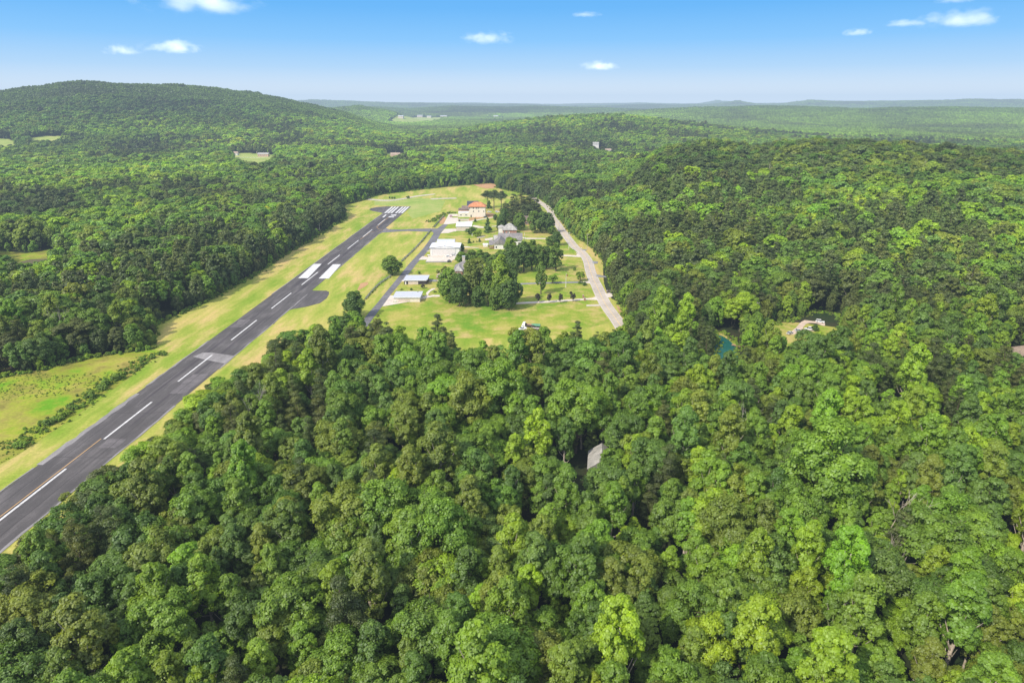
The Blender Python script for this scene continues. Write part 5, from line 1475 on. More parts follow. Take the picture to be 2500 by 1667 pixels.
def tn(k, f=1.0): return tuple(min(1, c * f) for c in TONES[k])
BIG = 'tall trees of the clump between the houses'
BEH = 'trees of the dark row behind the clump'
PIN = 'dark pines of the grove beside the country road'
VT = [  # frame, base x, base y, top y, width, species, tone, name, label, group
    (PA, 390, 818, 652, 168, 8, 'mid green', 'broadleaf_tree', 'lone round green tree on the grass between runway and parallel taxiway', None),
    (PA, 75, 1165, 945, 190, 8, 'dark green', 'broadleaf_tree', 'dark rounded tree at the near end of the grey taxiway', None),
    (PA, 862, 1045, 755, 200, 8, 'fresh green', 'broadleaf_tree', 'light green tree at the end of the clump nearest the flat hangars', BIG),
    (PA, 945, 1078, 800, 160, 8, 'dark green', 'broadleaf_tree', 'dark skirted tree at the front of the clump nearest the curving drive', BIG),
    (PA, 1030, 1050, 690, 190, 8, 'olive', 'broadleaf_tree', 'olive-grey broad tree in the front of the clump', BIG),
    (PA, 1110, 1030, 676, 240, 2, 'olive', 'broadleaf_tree', 'largest olive oak with a wide round top in the clump', BIG),
    (PA, 1185, 1068, 745, 125, 10, 'mid green', 'broadleaf_tree', 'narrow mid green tree at the middle front of the clump', BIG),
    (PA, 1290, 1085, 655, 190, 10, 'bright yellow-green', 'broadleaf_tree', 'tallest bright yellow-green tree of the clump', BIG),
    (PA, 1345, 1105, 840, 165, 8, 'dark green', 'broadleaf_tree', 'dark low-skirted tree at the front corner of the clump above the field', BIG),
    (PA, 1390, 1070, 770, 150, 8, 'dark green', 'broadleaf_tree', 'dark tree ending the clump beside the white driveway', BIG),
    (PA, 1250, 1100, 880, 130, 9, 'mid green', 'broadleaf_tree', 'lower green tree leaning out at the front of the clump', BIG),
    (PA, 1100, 1075, 900, 120, 9, 'dark green', 'broadleaf_tree', 'short dark tree hiding the clump trunks', BIG),
    (PA, 965, 722, 622, 105, 8, 'fresh green', 'broadleaf_tree', 'small fresh green tree at the apron corner of the big white hangar', None),
    (PA, 1050, 712, 605, 105, 8, 'mid green', 'broadleaf_tree', 'mid green tree behind the chimney house', BEH),
    (PA, 1120, 715, 605, 95, 10, 'fresh green', 'broadleaf_tree', 'slim fresh green tree in front of the large house porch', BEH),
    (PA, 1170, 745, 625, 90, 10, 'dark green', 'broadleaf_tree', 'slim dark tree beside the porch of the large house', BEH),
    (PA, 1225, 775, 645, 125, 8, 'mid green', 'broadleaf_tree', 'mid green tree in front of the white gable', BEH),
    (PA, 1285, 790, 605, 140, 8, 'mid green', 'broadleaf_tree', 'broad mid green tree in the middle of the dark row', BEH),
    (PA, 1350, 790, 560, 150, 8, 'dark green', 'broadleaf_tree', 'dark broad tree in the middle of the dark row', BEH),
    (PA, 1410, 800, 590, 140, 8, 'dark green', 'broadleaf_tree', 'darkest tree of the row above the shaded lawn', BEH),
    (PA, 1475, 790, 540, 140, 10, 'dark green', 'broadleaf_tree', 'tall dark tree of the row toward the country road', BEH),
    (PA, 1540, 778, 525, 130, 10, 'mid green', 'broadleaf_tree', 'tallest mid green tree of the row toward the country road', BEH),
    (PA, 1600, 772, 560, 120, 8, 'mid green', 'broadleaf_tree', 'mid green tree near the end of the dark row', BEH),
    (PA, 1660, 765, 575, 120, 8, 'dark green', 'broadleaf_tree', 'dark tree second from the end of the dark row', BEH),
    (PA, 1368, 640, 505, 112, 0, 'bright yellow-green', 'broadleaf_tree', 'bright tree standing against the dark grey roof of the large house', None),
    (PA, 1737, 785, 548, 122, 10, 'mid green', 'broadleaf_tree', 'stout columnar tree ending the dark row beside the upper driveway', None),
    (PA, 1615, 972, 708, 98, 10, 'mid green', 'broadleaf_tree', 'free-standing columnar tree on the lawn below the grey driveway', None),
    (PA, 1735, 572, 455, 110, 8, 'dark green', 'broadleaf_tree', 'dark round tree at the roadside beyond the upper lawns', None),
    (PA, 1690, 572, 492, 80, 9, 'mid green', 'broadleaf_tree', 'smaller round tree beside the dark roadside tree', None),
    (PA, 1175, 265, 122, 100, 14, 'dark pine green', 'pine_tree', 'flat-topped pine with bare trunk closest to the orange roof', 'flat-topped pines by the far field'),
    (PA, 1230, 285, 118, 105, 14, 'dark pine green', 'pine_tree', 'tallest flat-topped pine with bare trunk by the far field', 'flat-topped pines by the far field'),
    (PA, 1290, 290, 125, 100, 14, 'grey pine green', 'pine_tree', 'flat-topped pine farthest from the orange roof', 'flat-topped pines by the far field'),
    (PA, 1190, 268, 200, 45, 15, 'dark green', 'broadleaf_tree', 'small dark conical tree under the flat-topped pines', None),
    (PA, 1395, 330, 150, 125, 12, 'dark pine green', 'pine_tree', 'tall dark pine at the top of the grove', PIN),
    (PA, 1455, 350, 145, 140, 12, 'brownish pine green', 'pine_tree', 'broadest brownish pine at the top of the grove', PIN),
    (PA, 1530, 340, 155, 140, 11, 'dark pine green', 'pine_tree', 'dark pine of the grove next to the far road bend', PIN),
    (PA, 1575, 350, 190, 105, 13, 'dark pine green', 'pine_tree', 'darkest pine touching the far road bend', PIN),
    (PA, 1325, 345, 215, 100, 11, 'grey pine green', 'pine_tree', 'grey-green pine at the edge of the grove by the parked cars', PIN),
    (PA, 1305, 430, 268, 100, 8, 'dark green', 'broadleaf_tree', 'dark skirted tree of the grove beside the cream drive', None),
    (PA, 1385, 440, 255, 110, 12, 'dark pine green', 'pine_tree', 'dark pine at the front of the grove', PIN),
    (PA, 1440, 450, 300, 110, 8, 'mid green', 'broadleaf_tree', 'mid green tree before the hidden brick house', None),
    (PA, 1285, 445, 330, 75, 9, 'dark green', 'broadleaf_tree', 'low dark tree at the lawn edge behind the pale hip roof', None),
    (PA, 1500, 375, 235, 95, 0, 'grey pine green', 'broadleaf_tree', 'pale rounded tree among the pines of the grove', None),
    (PA, 1565, 470, 285, 125, 8, 'mid green', 'broadleaf_tree', 'mid green tree at the near end of the grove', None),
    (PA, 1630, 470, 290, 120, 8, 'dark green', 'broadleaf_tree', 'dark broad tree at the near end of the grove by the road', None),
    (PA, 1680, 470, 300, 100, 8, 'dark green', 'broadleaf_tree', 'dark tree of the grove overhanging the country road', None),
    (PA, 1705, 480, 410, 70, 9, 'mid green', 'broadleaf_tree', 'low round tree under the grove beside the pale pole', None),
    (PA, 1180, 465, 345, 62, 15, 'dark green', 'conical_tree', 'dark egg-shaped tree on the bright lawn near the small hangar', None),
    (PA, 1075, 377, 343, 24, 15, 'dark green', 'conical_tree', 'little conical tree beside the cream drive', None),
    (PA, 1240, 362, 313, 38, 9, 'dark green', 'broadleaf_tree', 'small dark tree where the cream drive meets the grove', None),
    (PA, 1040, 480, 418, 100, 16, 'dark green', 'bush', 'wide dark shrubbery in front of the small beige hangar', None),
    (PA, 1095, 500, 440, 78, 16, 'bright yellow-green', 'bush', 'bright green round shrub on the lawn behind the shed', None),
    (PA, 1028, 552, 509, 32, 15, 'dark green', 'bush', 'large dark egg-shaped shrub on the lawn behind the hangar', 'clipped shrubs on the lawn'),
    (PA, 1112, 541, 511, 24, 15, 'dark green', 'bush', 'smaller dark egg-shaped shrub nearer the large house', 'clipped shrubs on the lawn'),
    (PA, 1061, 543, 530, 15, 17, 'dark green', 'bush', 'tiny shrub just behind the large egg-shaped shrub', 'clipped shrubs on the lawn'),
    (PA, 1089, 542, 531, 14, 17, 'dark green', 'bush', 'tiny shrub halfway between the two egg-shaped shrubs', 'clipped shrubs on the lawn'),
    (PA, 968, 618, 552, 42, 9, 'dark green', 'broadleaf_tree', 'dark narrow tree against the far wall of the big white hangar', None),
    (PA, 1712, 885, 815, 78, 7, 'fresh green', 'broadleaf_tree', 'small loose-crowned tree over the grey driveway', None),
    (PA, 1940, 865, 785, 78, 7, 'bright yellow-green', 'broadleaf_tree', 'small bright round tree at the road end of the grey driveway', None),
    (PA, 1890, 778, 742, 26, 16, 'fresh green', 'bush', 'small pale sapling on the lawn beside the road', None),
    (PA, 1970, 898, 870, 48, 17, 'dark green', 'bush', 'dark low shrub beside the mouth of the grey driveway', None),
    (PA, 1935, 884, 865, 36, 17, 'dark green', 'bush', 'dark low shrub along the edge of the grey driveway', None),
    (PA, 1590, 1040, 960, 42, 7, 'yellowish olive', 'young_tree', 'dark purple young tree nearest the tall clump on the white driveway', 'purple young trees along the white driveway'),
    (PA, 1682, 1044, 962, 38, 7, 'yellowish olive', 'young_tree', 'purple young tree second from the tall clump', 'purple young trees along the white driveway'),
    (PA, 1776, 1044, 965, 38, 7, 'yellowish olive', 'young_tree', 'purple young tree third from the tall clump', 'purple young trees along the white driveway'),
    (PA, 1877, 1032, 962, 44, 7, 'yellowish olive', 'young_tree', 'purple young tree nearest the brick gate pillars', 'purple young trees along the white driveway'),
    (PA, 1862, 985, 945, 26, 7, 'yellowish olive', 'young_tree', 'small purple young tree on the far side of the white driveway', 'purple young trees along the white driveway'),
    (PE, 965, 745, 648, 66, 7, 'yellowish olive', 'young_tree', 'small dark-crowned tree at the corner of the farther flat hangar', None),
    (PE, 878, 822, 742, 82, 7, 'yellowish olive', 'young_tree', 'small dark round tree between the two flat hangars', None),
    (PE, 560, 715, 632, 90, 7, 'dark green', 'young_tree', 'small dark tree at the taxiway corner of the farther flat hangar', None),
    (PE, 815, 985, 880, 98, 7, 'dark green', 'young_tree', 'small dark tree against the roof of the nearer flat hangar', None),
    (PE, 660, 855, 812, 55, 16, 'dark green', 'bush', 'dark bush behind the roof of the nearer flat hangar', None),
    (PE, 470, 850, 828, 62, 17, 'yellowish olive', 'bush', 'brownish low bush at the taxiway corner of the nearer flat hangar', None),
    (PE, 812, 548, 486, 64, 16, 'dark green', 'bush', 'single dark bush on the lawn between big hangar and flat hangars', None),
    (PE, 1110, 895, 862, 70, 17, 'yellowish olive', 'bush', 'dark low bush inside the loop of the curving drive', None),
    (PE, 1172, 530, 460, 92, 16, 'yellowish olive', 'bush', 'brown-leaved shrub at the back of the small brick building', 'brown shrubs behind the brick building'),
    (PE, 1252, 508, 428, 62, 16, 'yellowish olive', 'bush', 'middle brown-leaved shrub behind the small brick building', 'brown shrubs behind the brick building'),
    (PE, 1312, 505, 388, 105, 8, 'yellowish olive', 'bush', 'tallest brown-leaved shrub behind the small brick building', 'brown shrubs behind the brick building'),
    (PA, 374, 187, 168, 17, 16, 'dark green', 'bush', 'dark bush on the far field, first of the close trio', 'dark bushes on the far field'),
    (PA, 394, 188, 169, 18, 16, 'dark green', 'bush', 'dark bush on the far field, middle of the close trio', 'dark bushes on the far field'),
    (PA, 414, 189, 170, 20, 16, 'dark green', 'bush', 'dark bush on the far field, last of the close trio', 'dark bushes on the far field'),
    (PA, 525, 185, 162, 34, 16, 'dark green', 'bush', 'dark bush standing apart on the far field', 'dark bushes on the far field'),
    (PA, 50, 225, 195, 60, 8, 'mid green', 'bush', 'round green bush where the forest meets the gravel lane', None),
    (PQ, 1450, 900, 690, 220, 8, 'dark green', 'broadleaf_tree', 'dark small tree on the grass island of the curved drive', None),
]
for fr_, bx, by, ty, w, spec, tone, name, label, group in VT:
    k = {PA: 3.36, PE: 7.84, PQ: 13.067}[fr_]
    x, y = fr_(bx, by)
    pm = px_per_m(x, y)
    dep = math.atan2(CAM_H, y)
    hh = max(.9, (by - ty) / k / pm / math.cos(dep) * .97)
    ww = w / k / pm
    if spec in (8, 9, 0, 2): hh -= ww * .10 * math.sin(dep)
    tint = tn(tone, .82 if name == 'young_tree' else 1.0)
    if name == 'young_tree': tint = (.075, .062, .045)
    c = {'pine_tree': 'pine', 'bush': 'bush'}.get(name, 'tree')
    tree(name, spec, (x, y + ww * .15, 0), hh, ww, tint, label, c, group)

# shrubs along the ditch beside the meadow
DL = spline([PL(x, y) for x, y in [(930, 905), (830, 950), (740, 1015), (640, 1065), (560, 1140), (470, 1200), (370, 1265), (260, 1320), (140, 1420), (70, 1450)]], 3)
rng = np.random.default_rng(77)
proto = None
places = ['nearest the forest corner', 'just past the forest corner', 'at the upper bend of the ditch', 'on the upper stretch of the ditch', 'above the middle of the ditch', 'at the middle of the ditch', 'below the middle of the ditch', 'on the lower stretch of the ditch', 'near the lower end of the ditch', 'at the lower end of the ditch']
for i, (x, y) in enumerate(DL):
    for j in range(2):
        if rng.random() < .42: continue
        w = rng.uniform(1.6, 4.8) * (.8 if j else 1.15); h = w * rng.uniform(.45, .7)
        t = 'mid green' if rng.random() < .2 else ('fresh green' if rng.random() < .5 else 'bright yellow-green')
        pl = places[min(9, i * 10 // len(DL))]
        tree('bush', 16 + j, (x + rng.normal(0, 1.4) - 2.0 * j, y + rng.normal(0, 1.5), 0), h, w, tn(t, 1.0), ('%s %s ditch shrub %s, %d from the forest' % ({'b': 'pale', 'f': 'fresh', 'm': 'dark'}[t[0]], 'low' if j else 'bulky', pl, i * 2 + j + 1)), 'bush', 'shrubs along the meadow ditch')

# ------------------------------------------------------------------ bare dead trees
def dead_tree(loc, h, seed, label, group=None, spread=.42, mat='bark_grey', lev=4):
    rng = np.random.default_rng(seed)
    mb = MB()
    def grow_(p, d, L, r, n):
        q = p + d * L
        mid_ = p + d * L * .5 + Vector(rng.normal(0, L * .04, 3))
        mb.tube(p, mid_, r, r * .85, 6, caps=False); mb.tube(mid_, q, r * .85, r * .66, 6, caps=n == 0)
        if n == 0: return
        for k in range(3 if n > 1 else 2):
            nd = (d + Vector(rng.normal(0, spread, 3)) + Vector((0, 0, .16))).normalized()
            grow_(q - d * L * rng.uniform(0, .3) * (1 if k else 0), nd, L * rng.uniform(.55, .8), r * .6, n - 1)
    grow_(Vector((0, 0, -.5)), Vector((0, 0, 1)), h * .46, h * .012, lev)
    o = mb.build('dead_tree', M[mat])
    x, y = loc; o.location = (x, y, float(height(x, y)))
    return tag(o, label, 'dead tree', group)
DT = [(DEAD[0], 22, 'bare grey dead tree rising among the near crowns above the dark gap', .30), (DEAD[1], 18, 'bare white dead tree with upright forked branches in the near forest', .24),
      (DEAD[2], 20, 'small grey dead tree half hidden among olive crowns', .4), (DEAD[3], 19, 'greyish dead tree before the vine-hung forest edge', .3),
      (DEAD[4], 15, 'low dead branches in the dark gap under the white dead tree', .5), (DEAD[5], 20, 'thin dead tree between dark crowns close to the runway', .4)]
for i, (p, h, lab, s) in enumerate(DT): dead_tree(p, h, 40 + i, lab, None, s, 'bark_pale' if i == 1 else 'bark_grey')
def ridge_at(px, py, z):
    """point of the near ridge seen at a pixel, z above its ground"""
    for rr in np.linspace(450, 1100, 260):
        dx, dy, dz = ray(px, py); l = math.hypot(dx, dy)
        x, y = dx / l * rr, dy / l * rr
        if CAM_H + dz / l * rr <= float(height(x, y)) + z: return (x, y)
    return (x, y)
for i, (px, py) in enumerate([(1880, 422), (2003, 405), (2112, 440), (2205, 428), (2258, 418), (2083, 462)]):
    dead_tree(ridge_at(px, py, 12), 20, 60 + i, ['pale bare trunk below the ridge, first from its low end', 'pair of pale bare stems under the highest part of the ridge', 'thin pale snag on the bright slope of the ridge', 'forked white dead tree standing on the ridge slope', 'leaning pale snag near the dark end of the ridge', 'short pale snag lowest on the bright ridge slope'][i], 'pale dead trees on the wooded ridge', .28, 'bark_pale', 3)

# ------------------------------------------------------------------ single trees of the near forest, the rest as forest mass
NAMES = list(TONES)
px, py = to_px(near_d['X'], near_d['Y'], near_d['Z'] + 15 * near_d['sc'])
seen = (px > -70) & (px < 2570) & (py < 1760)
dist = np.sqrt(near_d['X'] ** 2 + near_d['Y'] ** 2 + 100 ** 2)
order = np.argsort(np.where(seen, dist, 1e9))
n_b = 300 - sum(1 for v in VT if v[7] == 'broadleaf_tree') - 2
n_p = 300 - sum(1 for v in VT if v[7] == 'pine_tree') - 2
bi = [i for i in order if seen[i] and not near_d['pine'][i]][:n_b]
pi_ = [i for i in order if seen[i] and near_d['pine'][i]][:n_p]
single = np.zeros(len(px), bool); single[bi] = True; single[pi_] = True
def zone(x, y, ed):
    if x < -165: return 'beyond the runway'
    if ed < 14 and y < 340: return 'at the mown forest edge'
    if x > 60 and y > 345: return 'across the country road'
    if math.hypot(x - at(1440, 1120, 6)[0], y - at(1440, 1120, 6)[1]) < 26: return 'around the hidden cabin'
    if y < 150: return 'lowest in the near forest'
    if y < 230: return 'in the middle of the near forest'
    return 'in the upper near forest'
wd = lambda v: str(int(round(min(99, max(1, v)))))
made = {}
for i in list(bi) + list(pi_):
    d = near_d; s = int(d['sp'][i]); cm, tm, H, W = HI[s]
    pine = bool(d['pine'][i])
    kind = SPECS[s][0]; tone = NAMES[d['tone'][i]]
    zn = zone(d['X'][i], d['Y'][i], near_ed[i])
    lab = '%s %s %s %s, %s%% across, %s%% down' % (tone, KNAME[kind].split()[0], 'pine' if pine else 'tree', zn, wd(px[i] / 25), wd(py[i] / 16.67))
    nm = 'pine_tree' if pine else 'broadleaf_tree'
    r = bpy.data.objects.new(nm, None); COL.objects.link(r)
    r.location = (d['X'][i], d['Y'][i], d['Z'][i]); r.rotation_euler = (d['lean'][i][0], d['lean'][i][1], d['rot'][i])
    r.scale = (d['sc'][i], d['sc'][i], d['sz'][i])
    tag(r, lab, 'pine' if pine else 'tree', 'pines of the near forest' if pine else 'broadleaf trees of the near forest')
    for pn, me in (('trunk', tm), ('crown', cm)):
        o = bpy.data.objects.new(pn, me); COL.objects.link(o); o.parent = r
        o.color = (*d['col'][i], 1)

def geo_group(lod):
    ng = bpy.data.node_groups.new('forest_' + lod, 'GeometryNodeTree')
    ng.interface.new_socket('Geometry', in_out='INPUT', socket_type='NodeSocketGeometry')
    ng.interface.new_socket('Geometry', in_out='OUTPUT', socket_type='NodeSocketGeometry')
    gi = ng.nodes.new('NodeGroupInput'); go = ng.nodes.new('NodeGroupOutput'); L = ng.links
    jn = ng.nodes.new('GeometryNodeJoinGeometry')
    for k, lo in enumerate(lod.split('+')):
        src = gi.outputs[0]
        if '+' in lod:
            sp = ng.nodes.new('GeometryNodeSeparateGeometry'); sp.domain = 'POINT'
            na = ng.nodes.new('GeometryNodeInputNamedAttribute'); na.data_type = 'INT'; na.inputs['Name'].default_value = 'lod'
            cp = ng.nodes.new('FunctionNodeCompare'); cp.data_type = 'INT'; cp.operation = 'EQUAL'
            L.new(na.outputs['Attribute'], cp.inputs[2]); cp.inputs[3].default_value = ['near', 'mid', 'far', 'patch'].index(lo)
            L.new(cp.outputs[0], sp.inputs['Selection']); L.new(src, sp.inputs['Geometry']); src = sp.outputs[0]
        ip = ng.nodes.new('GeometryNodeInstanceOnPoints'); ci = ng.nodes.new('GeometryNodeCollectionInfo')
        ci.inputs['Collection'].default_value = mass_col[lo]
        ci.inputs['Separate Children'].default_value = True; ci.inputs['Reset Children'].default_value = True
        def attr(nm, t):
            a = ng.nodes.new('GeometryNodeInputNamedAttribute'); a.data_type = t; a.inputs['Name'].default_value = nm
            return a.outputs['Attribute']
        er = ng.nodes.new('FunctionNodeEulerToRotation')
        L.new(attr('rot', 'FLOAT_VECTOR'), er.inputs[0])
        L.new(src, ip.inputs['Points']); L.new(ci.outputs[0], ip.inputs['Instance'])
        ip.inputs['Pick Instance'].default_value = True
        L.new(attr('pick', 'INT'), ip.inputs['Instance Index'])
        L.new(er.outputs[0], ip.inputs['Rotation']); L.new(attr('scl', 'FLOAT_VECTOR'), ip.inputs['Scale'])
        L.new(ip.outputs[0], jn.inputs[0])
    L.new(jn.outputs[0], go.inputs[0])
    return ng
GG = geo_group('near+mid+far+patch')

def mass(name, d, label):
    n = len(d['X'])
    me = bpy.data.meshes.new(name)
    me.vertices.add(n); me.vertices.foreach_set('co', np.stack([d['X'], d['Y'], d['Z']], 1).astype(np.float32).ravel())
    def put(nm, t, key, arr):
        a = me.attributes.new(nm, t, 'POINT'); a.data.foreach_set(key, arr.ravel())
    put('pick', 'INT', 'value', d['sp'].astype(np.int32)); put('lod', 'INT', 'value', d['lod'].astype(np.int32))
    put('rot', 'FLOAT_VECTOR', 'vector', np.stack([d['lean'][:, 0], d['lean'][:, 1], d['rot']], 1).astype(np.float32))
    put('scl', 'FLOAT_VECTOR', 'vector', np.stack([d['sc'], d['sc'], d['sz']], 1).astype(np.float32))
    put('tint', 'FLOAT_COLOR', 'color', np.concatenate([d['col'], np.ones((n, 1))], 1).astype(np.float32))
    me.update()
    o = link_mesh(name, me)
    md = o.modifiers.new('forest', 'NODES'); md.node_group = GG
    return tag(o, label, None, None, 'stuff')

def weeds():
    rng = np.random.default_rng(15); xs, ys, ss = [], [], []
    def along(line, step, off, lo, hi, dx=0):
        for a, b in zip(line[:-1], line[1:]):
            L = math.hypot(b[0] - a[0], b[1] - a[1]); n = max(1, int(L / step))
            for k in range(n):
                t = (k + rng.random()) / n
                xs.append(a[0] + (b[0] - a[0]) * t + rng.normal(dx, off)); ys.append(a[1] + (b[1] - a[1]) * t + rng.normal(0, off)); ss.append(rng.uniform(lo, hi))
    along(DL, .22, 2.8, .10, .42, -1.5); along(LEFT_EDGE[1:], .7, 1.5, .18, .75); along(NEAR_EDGE, .8, 1.6, .18, .7); along(RIGHT_EDGE, .8, 1.6, .15, .6); along(CLEAR_CARS + CLEAR_CARS[:1], .35, 1.7, .12, .6); along(CLEAR_POND + CLEAR_POND[:1], .5, 1.4, .12, .5)
    fx = [p for p in spline([PA(*q) for q in [(820, 332), (738, 425)]], 2)]
    along(fx, .8, .7, .08, .3, -1); along(spline([PA(*q) for q in [(715, 445), (632, 545), (470, 705)]], 2), .8, .6, .06, .22); along(spline([PA(*q) for q in [(385, 825), (300, 882), (175, 1015)]], 2), .7, .6, .06, .25)
    along([PA(*q) for q in [(700, 380), (760, 350), (830, 310), (900, 300)]], .4, 2.0, .15, .6)
    # rank patches across the meadow
    bx0, by0 = PD(0, 1000); n = 9000
    X = rng.uniform(-290, -165, n); Y = rng.uniform(190, 330, n)
    k = (fnoise(X, Y, 34, 71) > .56); X, Y = X[k], Y[k]
    xs.extend(X); ys.extend(Y); ss.extend(rng.uniform(.05, .17, len(X)))
    X, Y, S = np.array(xs), np.array(ys), np.array(ss)
    meadow = [PD(x, y) for x, y in [(-120, 882), (0, 868), (100, 850), (230, 818), (345, 804), (372, 806), (330, 842), (240, 910), (130, 985), (40, 1045), (-60, 1100)]]
    mown = inside(CLEAR_AIR, X, Y) & ~inside(meadow, X, Y) & (edge_dist(CLEAR_AIR, X, Y) > 3.5) & (np.arange(len(X)) >= len(xs) - k.sum())
    ok = ~mown & (Y > 100); X, Y, S = X[ok], Y[ok], S[ok]; n = len(X)
    cols = np.array([TONES['mid green'], TONES['fresh green'], TONES['bright yellow-green'], TONES['olive']])[rng.choice(4, n, p=[.15, .35, .35, .15])] * np.exp(rng.normal(0, .15, (n, 1)))
    return dict(X=X, Y=Y, Z=np.zeros(n), sp=rng.choice(BUSH, n), tone=np.zeros(n, int), col=cols, sc=S, sz=S * rng.uniform(.6, 1.3, n), rot=rng.uniform(0, 6.28, n), pine=np.zeros(n, bool), lean=np.zeros((n, 2)), lod=np.full(n, 1))
weed_d = weeds()
rest = pick(near_d, ~single)
for d, l in ((rest, 0), (mid_d, 1), (far_d, 2)): d['lod'] = np.full(len(d['X']), l)
allm = join([rest, mid_d, far_d, fringe_d])

def patches(r0, r1, sp, scale, seed):
    X, Y = scatter(r0, r1, sp, jit=.12, seed=seed)
    keep = np.ones(len(X), bool)
    for poly in FAR: keep &= ~inside(poly, X, Y) & (edge_dist(poly, X, Y) > sp * .5)
    for (hx, hy) in VILL: keep &= ~((np.abs(X - hx - 25) < 70) & (Y < hy + 60) & (Y > hy - 260))
    X, Y = X[keep], Y[keep]; n = len(X); rng = np.random.default_rng(seed); r_ = np.hypot(X, Y)
    Z = height(X, Y); e = 12.0
    gx = (height(X + e, Y) - height(X - e, Y)) / (2 * e); gy = (height(X, Y + e) - height(X, Y - e)) / (2 * e)
    pat = fnoise(X, Y, 420, 31); pat2 = fnoise(X, Y, 160, 32)
    a = np.array(TONES['mid green']) * 1.0; b = np.array(TONES['fresh green']); c = np.array(TONES['dark pine green'])
    col = a + (b - a) * sstep(.45, .75, pat2)[:, None] * .7
    col = col + (c - col) * sstep(.55, .7, pat)[:, None] * .7
    col *= np.exp(rng.normal(0, .10, (n, 1))) * (1.12 + 1.5 * (fnoise(X, Y, 600, 41) - .47))[:, None]
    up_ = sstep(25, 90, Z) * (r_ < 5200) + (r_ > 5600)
    col *= (1.14 - .46 * np.clip(up_, 0, 1))[:, None]; col = col * (1 + np.clip(up_, 0, 1)[:, None] * np.array([-.10, -.02, .35]))  # hill and far-ridge patches darker, bluer: some distance haze painted into the leaves
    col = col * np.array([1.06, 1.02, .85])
    lean = np.stack([np.arctan(gy), -np.arctan(gx)], 1)
    return dict(X=X, Y=Y, Z=Z - 1.0, sp=rng.integers(0, 6, n), tone=np.zeros(n, int), col=col, sc=np.full(n, scale) * rng.uniform(.95, 1.1, n), sz=np.full(n, min(scale, 1.25)) * rng.uniform(.85, 1.15, n), rot=np.zeros(n) + rng.uniform(-.15, .15, n), pine=np.zeros(n, bool), lean=lean, lod=np.full(n, 3))
pat_d = join([patches(2500, 6800, 52, 1.0, 61), patches(6800, 15500, 100, 1.9, 62)])
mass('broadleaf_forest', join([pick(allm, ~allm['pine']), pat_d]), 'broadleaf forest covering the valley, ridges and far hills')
mass('undergrowth', weed_d, 'rank weeds, saplings and tall grass along forest edges and the meadow ditch')
mass('pine_forest', pick(allm, allm['pine']), 'dark pine stands spread through the forest')

# ------------------------------------------------------------------ sky, clouds, haze, sun
SUN_EL = math.radians(43)
sh = Vector((0.72, 0.69, 0)).normalized()          # shadows fall away from the viewer and to the far side
Ld = Vector((sh.x * math.cos(SUN_EL), sh.y * math.cos(SUN_EL), -math.sin(SUN_EL)))
sun_d = bpy.data.lights.new('sun', 'SUN'); sun_d.energy = 5.0; sun_d.angle = math.radians(0.6); sun_d.color = (1.0, 0.91, 0.75)
sun = bpy.data.objects.new('sun', sun_d); COL.objects.link(sun)
sun.rotation_euler = Ld.to_track_quat('-Z', 'Y').to_euler()
sun.location = (-300, -200, 500)

w = bpy.data.worlds.new('World'); scene.world = w; w.use_nodes = True
nt = w.node_tree; nt.nodes.clear()
out = nt.nodes.new('ShaderNodeOutputWorld'); bg = nt.nodes.new('ShaderNodeBackground')
sky = nt.nodes.new('ShaderNodeTexSky'); sky.sky_type = 'NISHITA'; sky.sun_disc = False
sky.sun_elevation = SUN_EL; sky.sun_rotation = math.atan2(-sh.x, -sh.y); sky.altitude = 200; sky.air_density = 1.0; sky.dust_density = 0.6; sky.ozone_density = 1.5
tc = nt.nodes.new('ShaderNodeTexCoord'); sx = nt.nodes.new('ShaderNodeSeparateXYZ')
nt.links.new(tc.outputs['Generated'], sx.inputs[0])
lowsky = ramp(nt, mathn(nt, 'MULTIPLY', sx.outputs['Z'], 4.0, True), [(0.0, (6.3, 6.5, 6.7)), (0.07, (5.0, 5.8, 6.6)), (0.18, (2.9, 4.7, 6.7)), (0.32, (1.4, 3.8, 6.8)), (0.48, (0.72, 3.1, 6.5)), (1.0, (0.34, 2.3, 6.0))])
for e in nt.nodes:
    pass
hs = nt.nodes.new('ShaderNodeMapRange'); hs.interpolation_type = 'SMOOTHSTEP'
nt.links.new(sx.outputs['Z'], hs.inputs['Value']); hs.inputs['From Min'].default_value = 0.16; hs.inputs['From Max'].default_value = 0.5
hsv = nt.nodes.new('ShaderNodeHueSaturation'); hsv.inputs['Saturation'].default_value = 0.38; hsv.inputs['Value'].default_value = 2.6  # sky above the view brightened and greyed to fill the shadows
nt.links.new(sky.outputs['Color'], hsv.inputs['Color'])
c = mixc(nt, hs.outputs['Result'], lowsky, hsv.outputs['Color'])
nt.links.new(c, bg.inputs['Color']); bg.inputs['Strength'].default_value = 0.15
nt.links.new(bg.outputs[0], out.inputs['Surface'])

# haze: a thin even layer of air over the whole valley
m, nt, out = new_mat('haze')
ab = N(nt, 'ShaderNodeVolumeAbsorption'); ab.inputs['Color'].default_value = (0, 0, 0, 1); ab.inputs['Density'].default_value = 1 / 11000.0
em = N(nt, 'ShaderNodeEmission'); em.inputs['Color'].default_value = (0.53, 0.69, 0.89, 1); em.inputs['Strength'].default_value = 1 / 11000.0  # glow of the air stands in for sunlight scattered by haze
ad = N(nt, 'ShaderNodeAddShader'); nt.links.new(ab.outputs[0], ad.inputs[0]); nt.links.new(em.outputs[0], ad.inputs[1])
nt.links.new(ad.outputs[0], out.inputs['Volume'])
m.cycles.homogeneous_volume = True if hasattr(m.cycles, 'homogeneous_volume') else False
hz = MB().box(-19000, 19000, -3000, 19000, -60, 300).build('haze', m)
tag(hz, 'thin blue haze lying over the distant hills', None, None, 'structure')

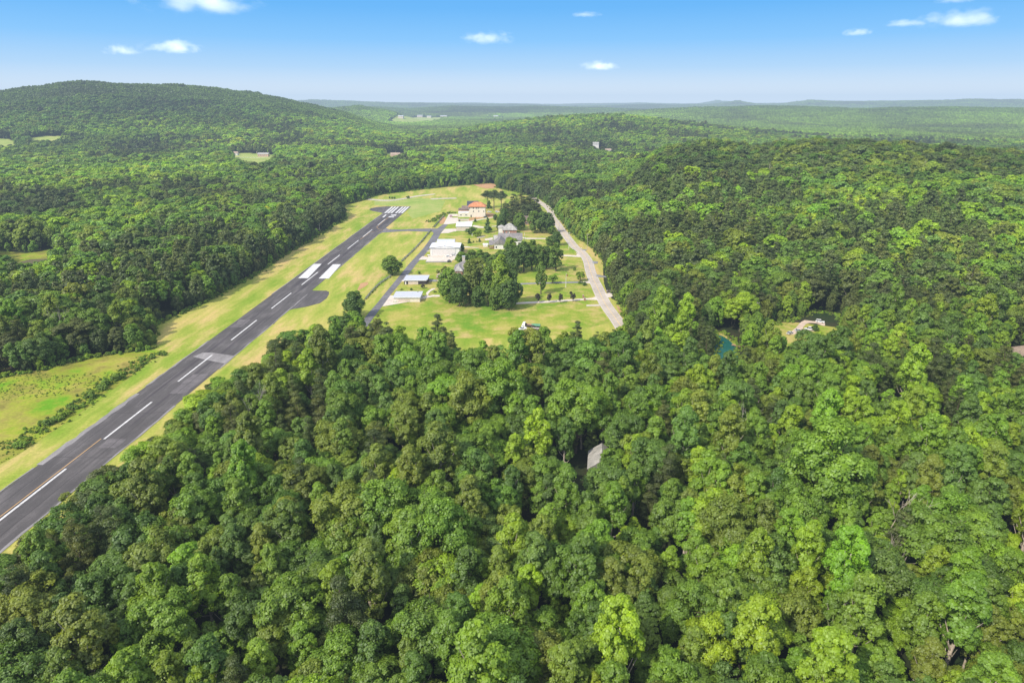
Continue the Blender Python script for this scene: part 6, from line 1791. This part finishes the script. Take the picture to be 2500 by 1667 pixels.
# small fair-weather clouds
def cloud_mat(seed, thr=1.62):
    m, nt, out = new_mat('cloud_vapour')
    co = N(nt, 'ShaderNodeTexCoord').outputs['Object']
    mp = N(nt, 'ShaderNodeMapping'); mp.inputs['Location'].default_value = (seed * 3.1, seed * 1.7, seed); mp.inputs['Scale'].default_value = (2.6, 1.6, 1.25)
    nt.links.new(co, mp.inputs['Vector'])
    n1 = noise(nt, mp.outputs[0], 1.0, 5.0, 0.6)
    ln = N(nt, 'ShaderNodeVectorMath', operation='LENGTH'); nt.links.new(co, ln.inputs[0])
    fall = mathn(nt, 'SUBTRACT', 1.0, ln.outputs['Value'], True)
    sz = N(nt, 'ShaderNodeSeparateXYZ'); nt.links.new(co, sz.inputs[0])
    flat = N(nt, 'ShaderNodeMapRange'); flat.inputs['From Min'].default_value = -.55; flat.inputs['From Max'].default_value = -.2
    nt.links.new(sz.outputs['Z'], flat.inputs['Value'])
    d = mathn(nt, 'SUBTRACT', mathn(nt, 'ADD', mathn(nt, 'MULTIPLY', fall, 1.1), mathn(nt, 'MULTIPLY', n1, 2.6)), thr)
    d = mathn(nt, 'MULTIPLY', mathn(nt, 'MAXIMUM', d, 0.0), flat.outputs['Result'])
    dn = mathn(nt, 'MULTIPLY', d, 0.0013)
    pv = N(nt, 'ShaderNodeVolumePrincipled'); pv.inputs['Color'].default_value = (1, 1, 1, 1)
    nt.links.new(dn, pv.inputs['Density'])
    nt.links.new(mathn(nt, 'MULTIPLY', dn, 0.55), pv.inputs['Emission Strength']); pv.inputs['Emission Color'].default_value = (0.95, 0.97, 1.0, 1)  # emission added to brighten the cloud beyond its scattered light
    nt.links.new(pv.outputs[0], out.inputs['Volume'])
    m.cycles.volume_step_rate = 0.6 if hasattr(m.cycles, 'volume_step_rate') else 1
    return m
CL_ = [(470, 8, 250, 48, 'largest white cloud cut by the top of the picture'), (280, 117, 66, 20, 'small white cloud above the summit of the wooded hill'), (400, 110, 120, 26, 'flat lens-shaped white cloud above the wooded hill'),
       (1120, 90, 120, 28, 'white cloud over the middle of the valley'), (1378, 153, 86, 22, 'lowest small white cloud over the valley'), (2213, 46, 150, 32, 'largest white cloud over the far ridges'),
       (2078, 55, 68, 12, 'thin wispy cloud beside the large cloud over the ridges'), (1970, 76, 54, 13, 'small faint cloud lowest in its group over the ridges'), (2196, 0, 64, 12, 'white scrap of cloud touching the picture top'), (1346, 35, 64, 7, 'faint streak of cloud high over the valley')]
for i, (cx, cy, cw, chh, lab) in enumerate(CL_):
    dx, dy, dz = ray(cx / .9408, cy / .9408)
    Dd = 1350.0 / (dz / math.hypot(dx, dy)); l = math.hypot(dx, dy)
    x, y, z = dx / l * Dd, dy / l * Dd, CAM_H + 1350.0
    s = math.hypot(Dd, 1350) / FPX / .9408
    me = bpy.data.meshes.new('cloud'); bm = bmesh.new(); bmesh.ops.create_icosphere(bm, subdivisions=3, radius=1.0); bm.to_mesh(me); bm.free()
    me.materials.append(cloud_mat(i + 1, 1.35 if chh < 14 else 1.6))
    o = link_mesh('cloud', me)
    o.location = (x, y, z); o.scale = (cw / 2 * s * 1.1, cw / 2 * s * 1.0, max(9, chh) / 2 * s * 1.4)
    o.rotation_euler = (0, 0, -math.atan2(x, y))
    tag(o, lab, 'cloud', 'small clouds in the blue sky')

# ------------------------------------------------------------------ render set-up
scene.render.engine = 'CYCLES'
cy = scene.cycles
cy.max_bounces = 5; cy.diffuse_bounces = 3; cy.glossy_bounces = 2; cy.transmission_bounces = 3; cy.volume_bounces = 2; cy.transparent_max_bounces = 6
cy.caustics_reflective = False; cy.caustics_refractive = False
cy.sample_clamp_indirect = 6
cy.volume_max_steps = 256
cy.use_denoising = True
scene.view_settings.view_transform = 'Standard'; scene.view_settings.look = 'None'; scene.view_settings.exposure = 0; scene.view_settings.gamma = 1
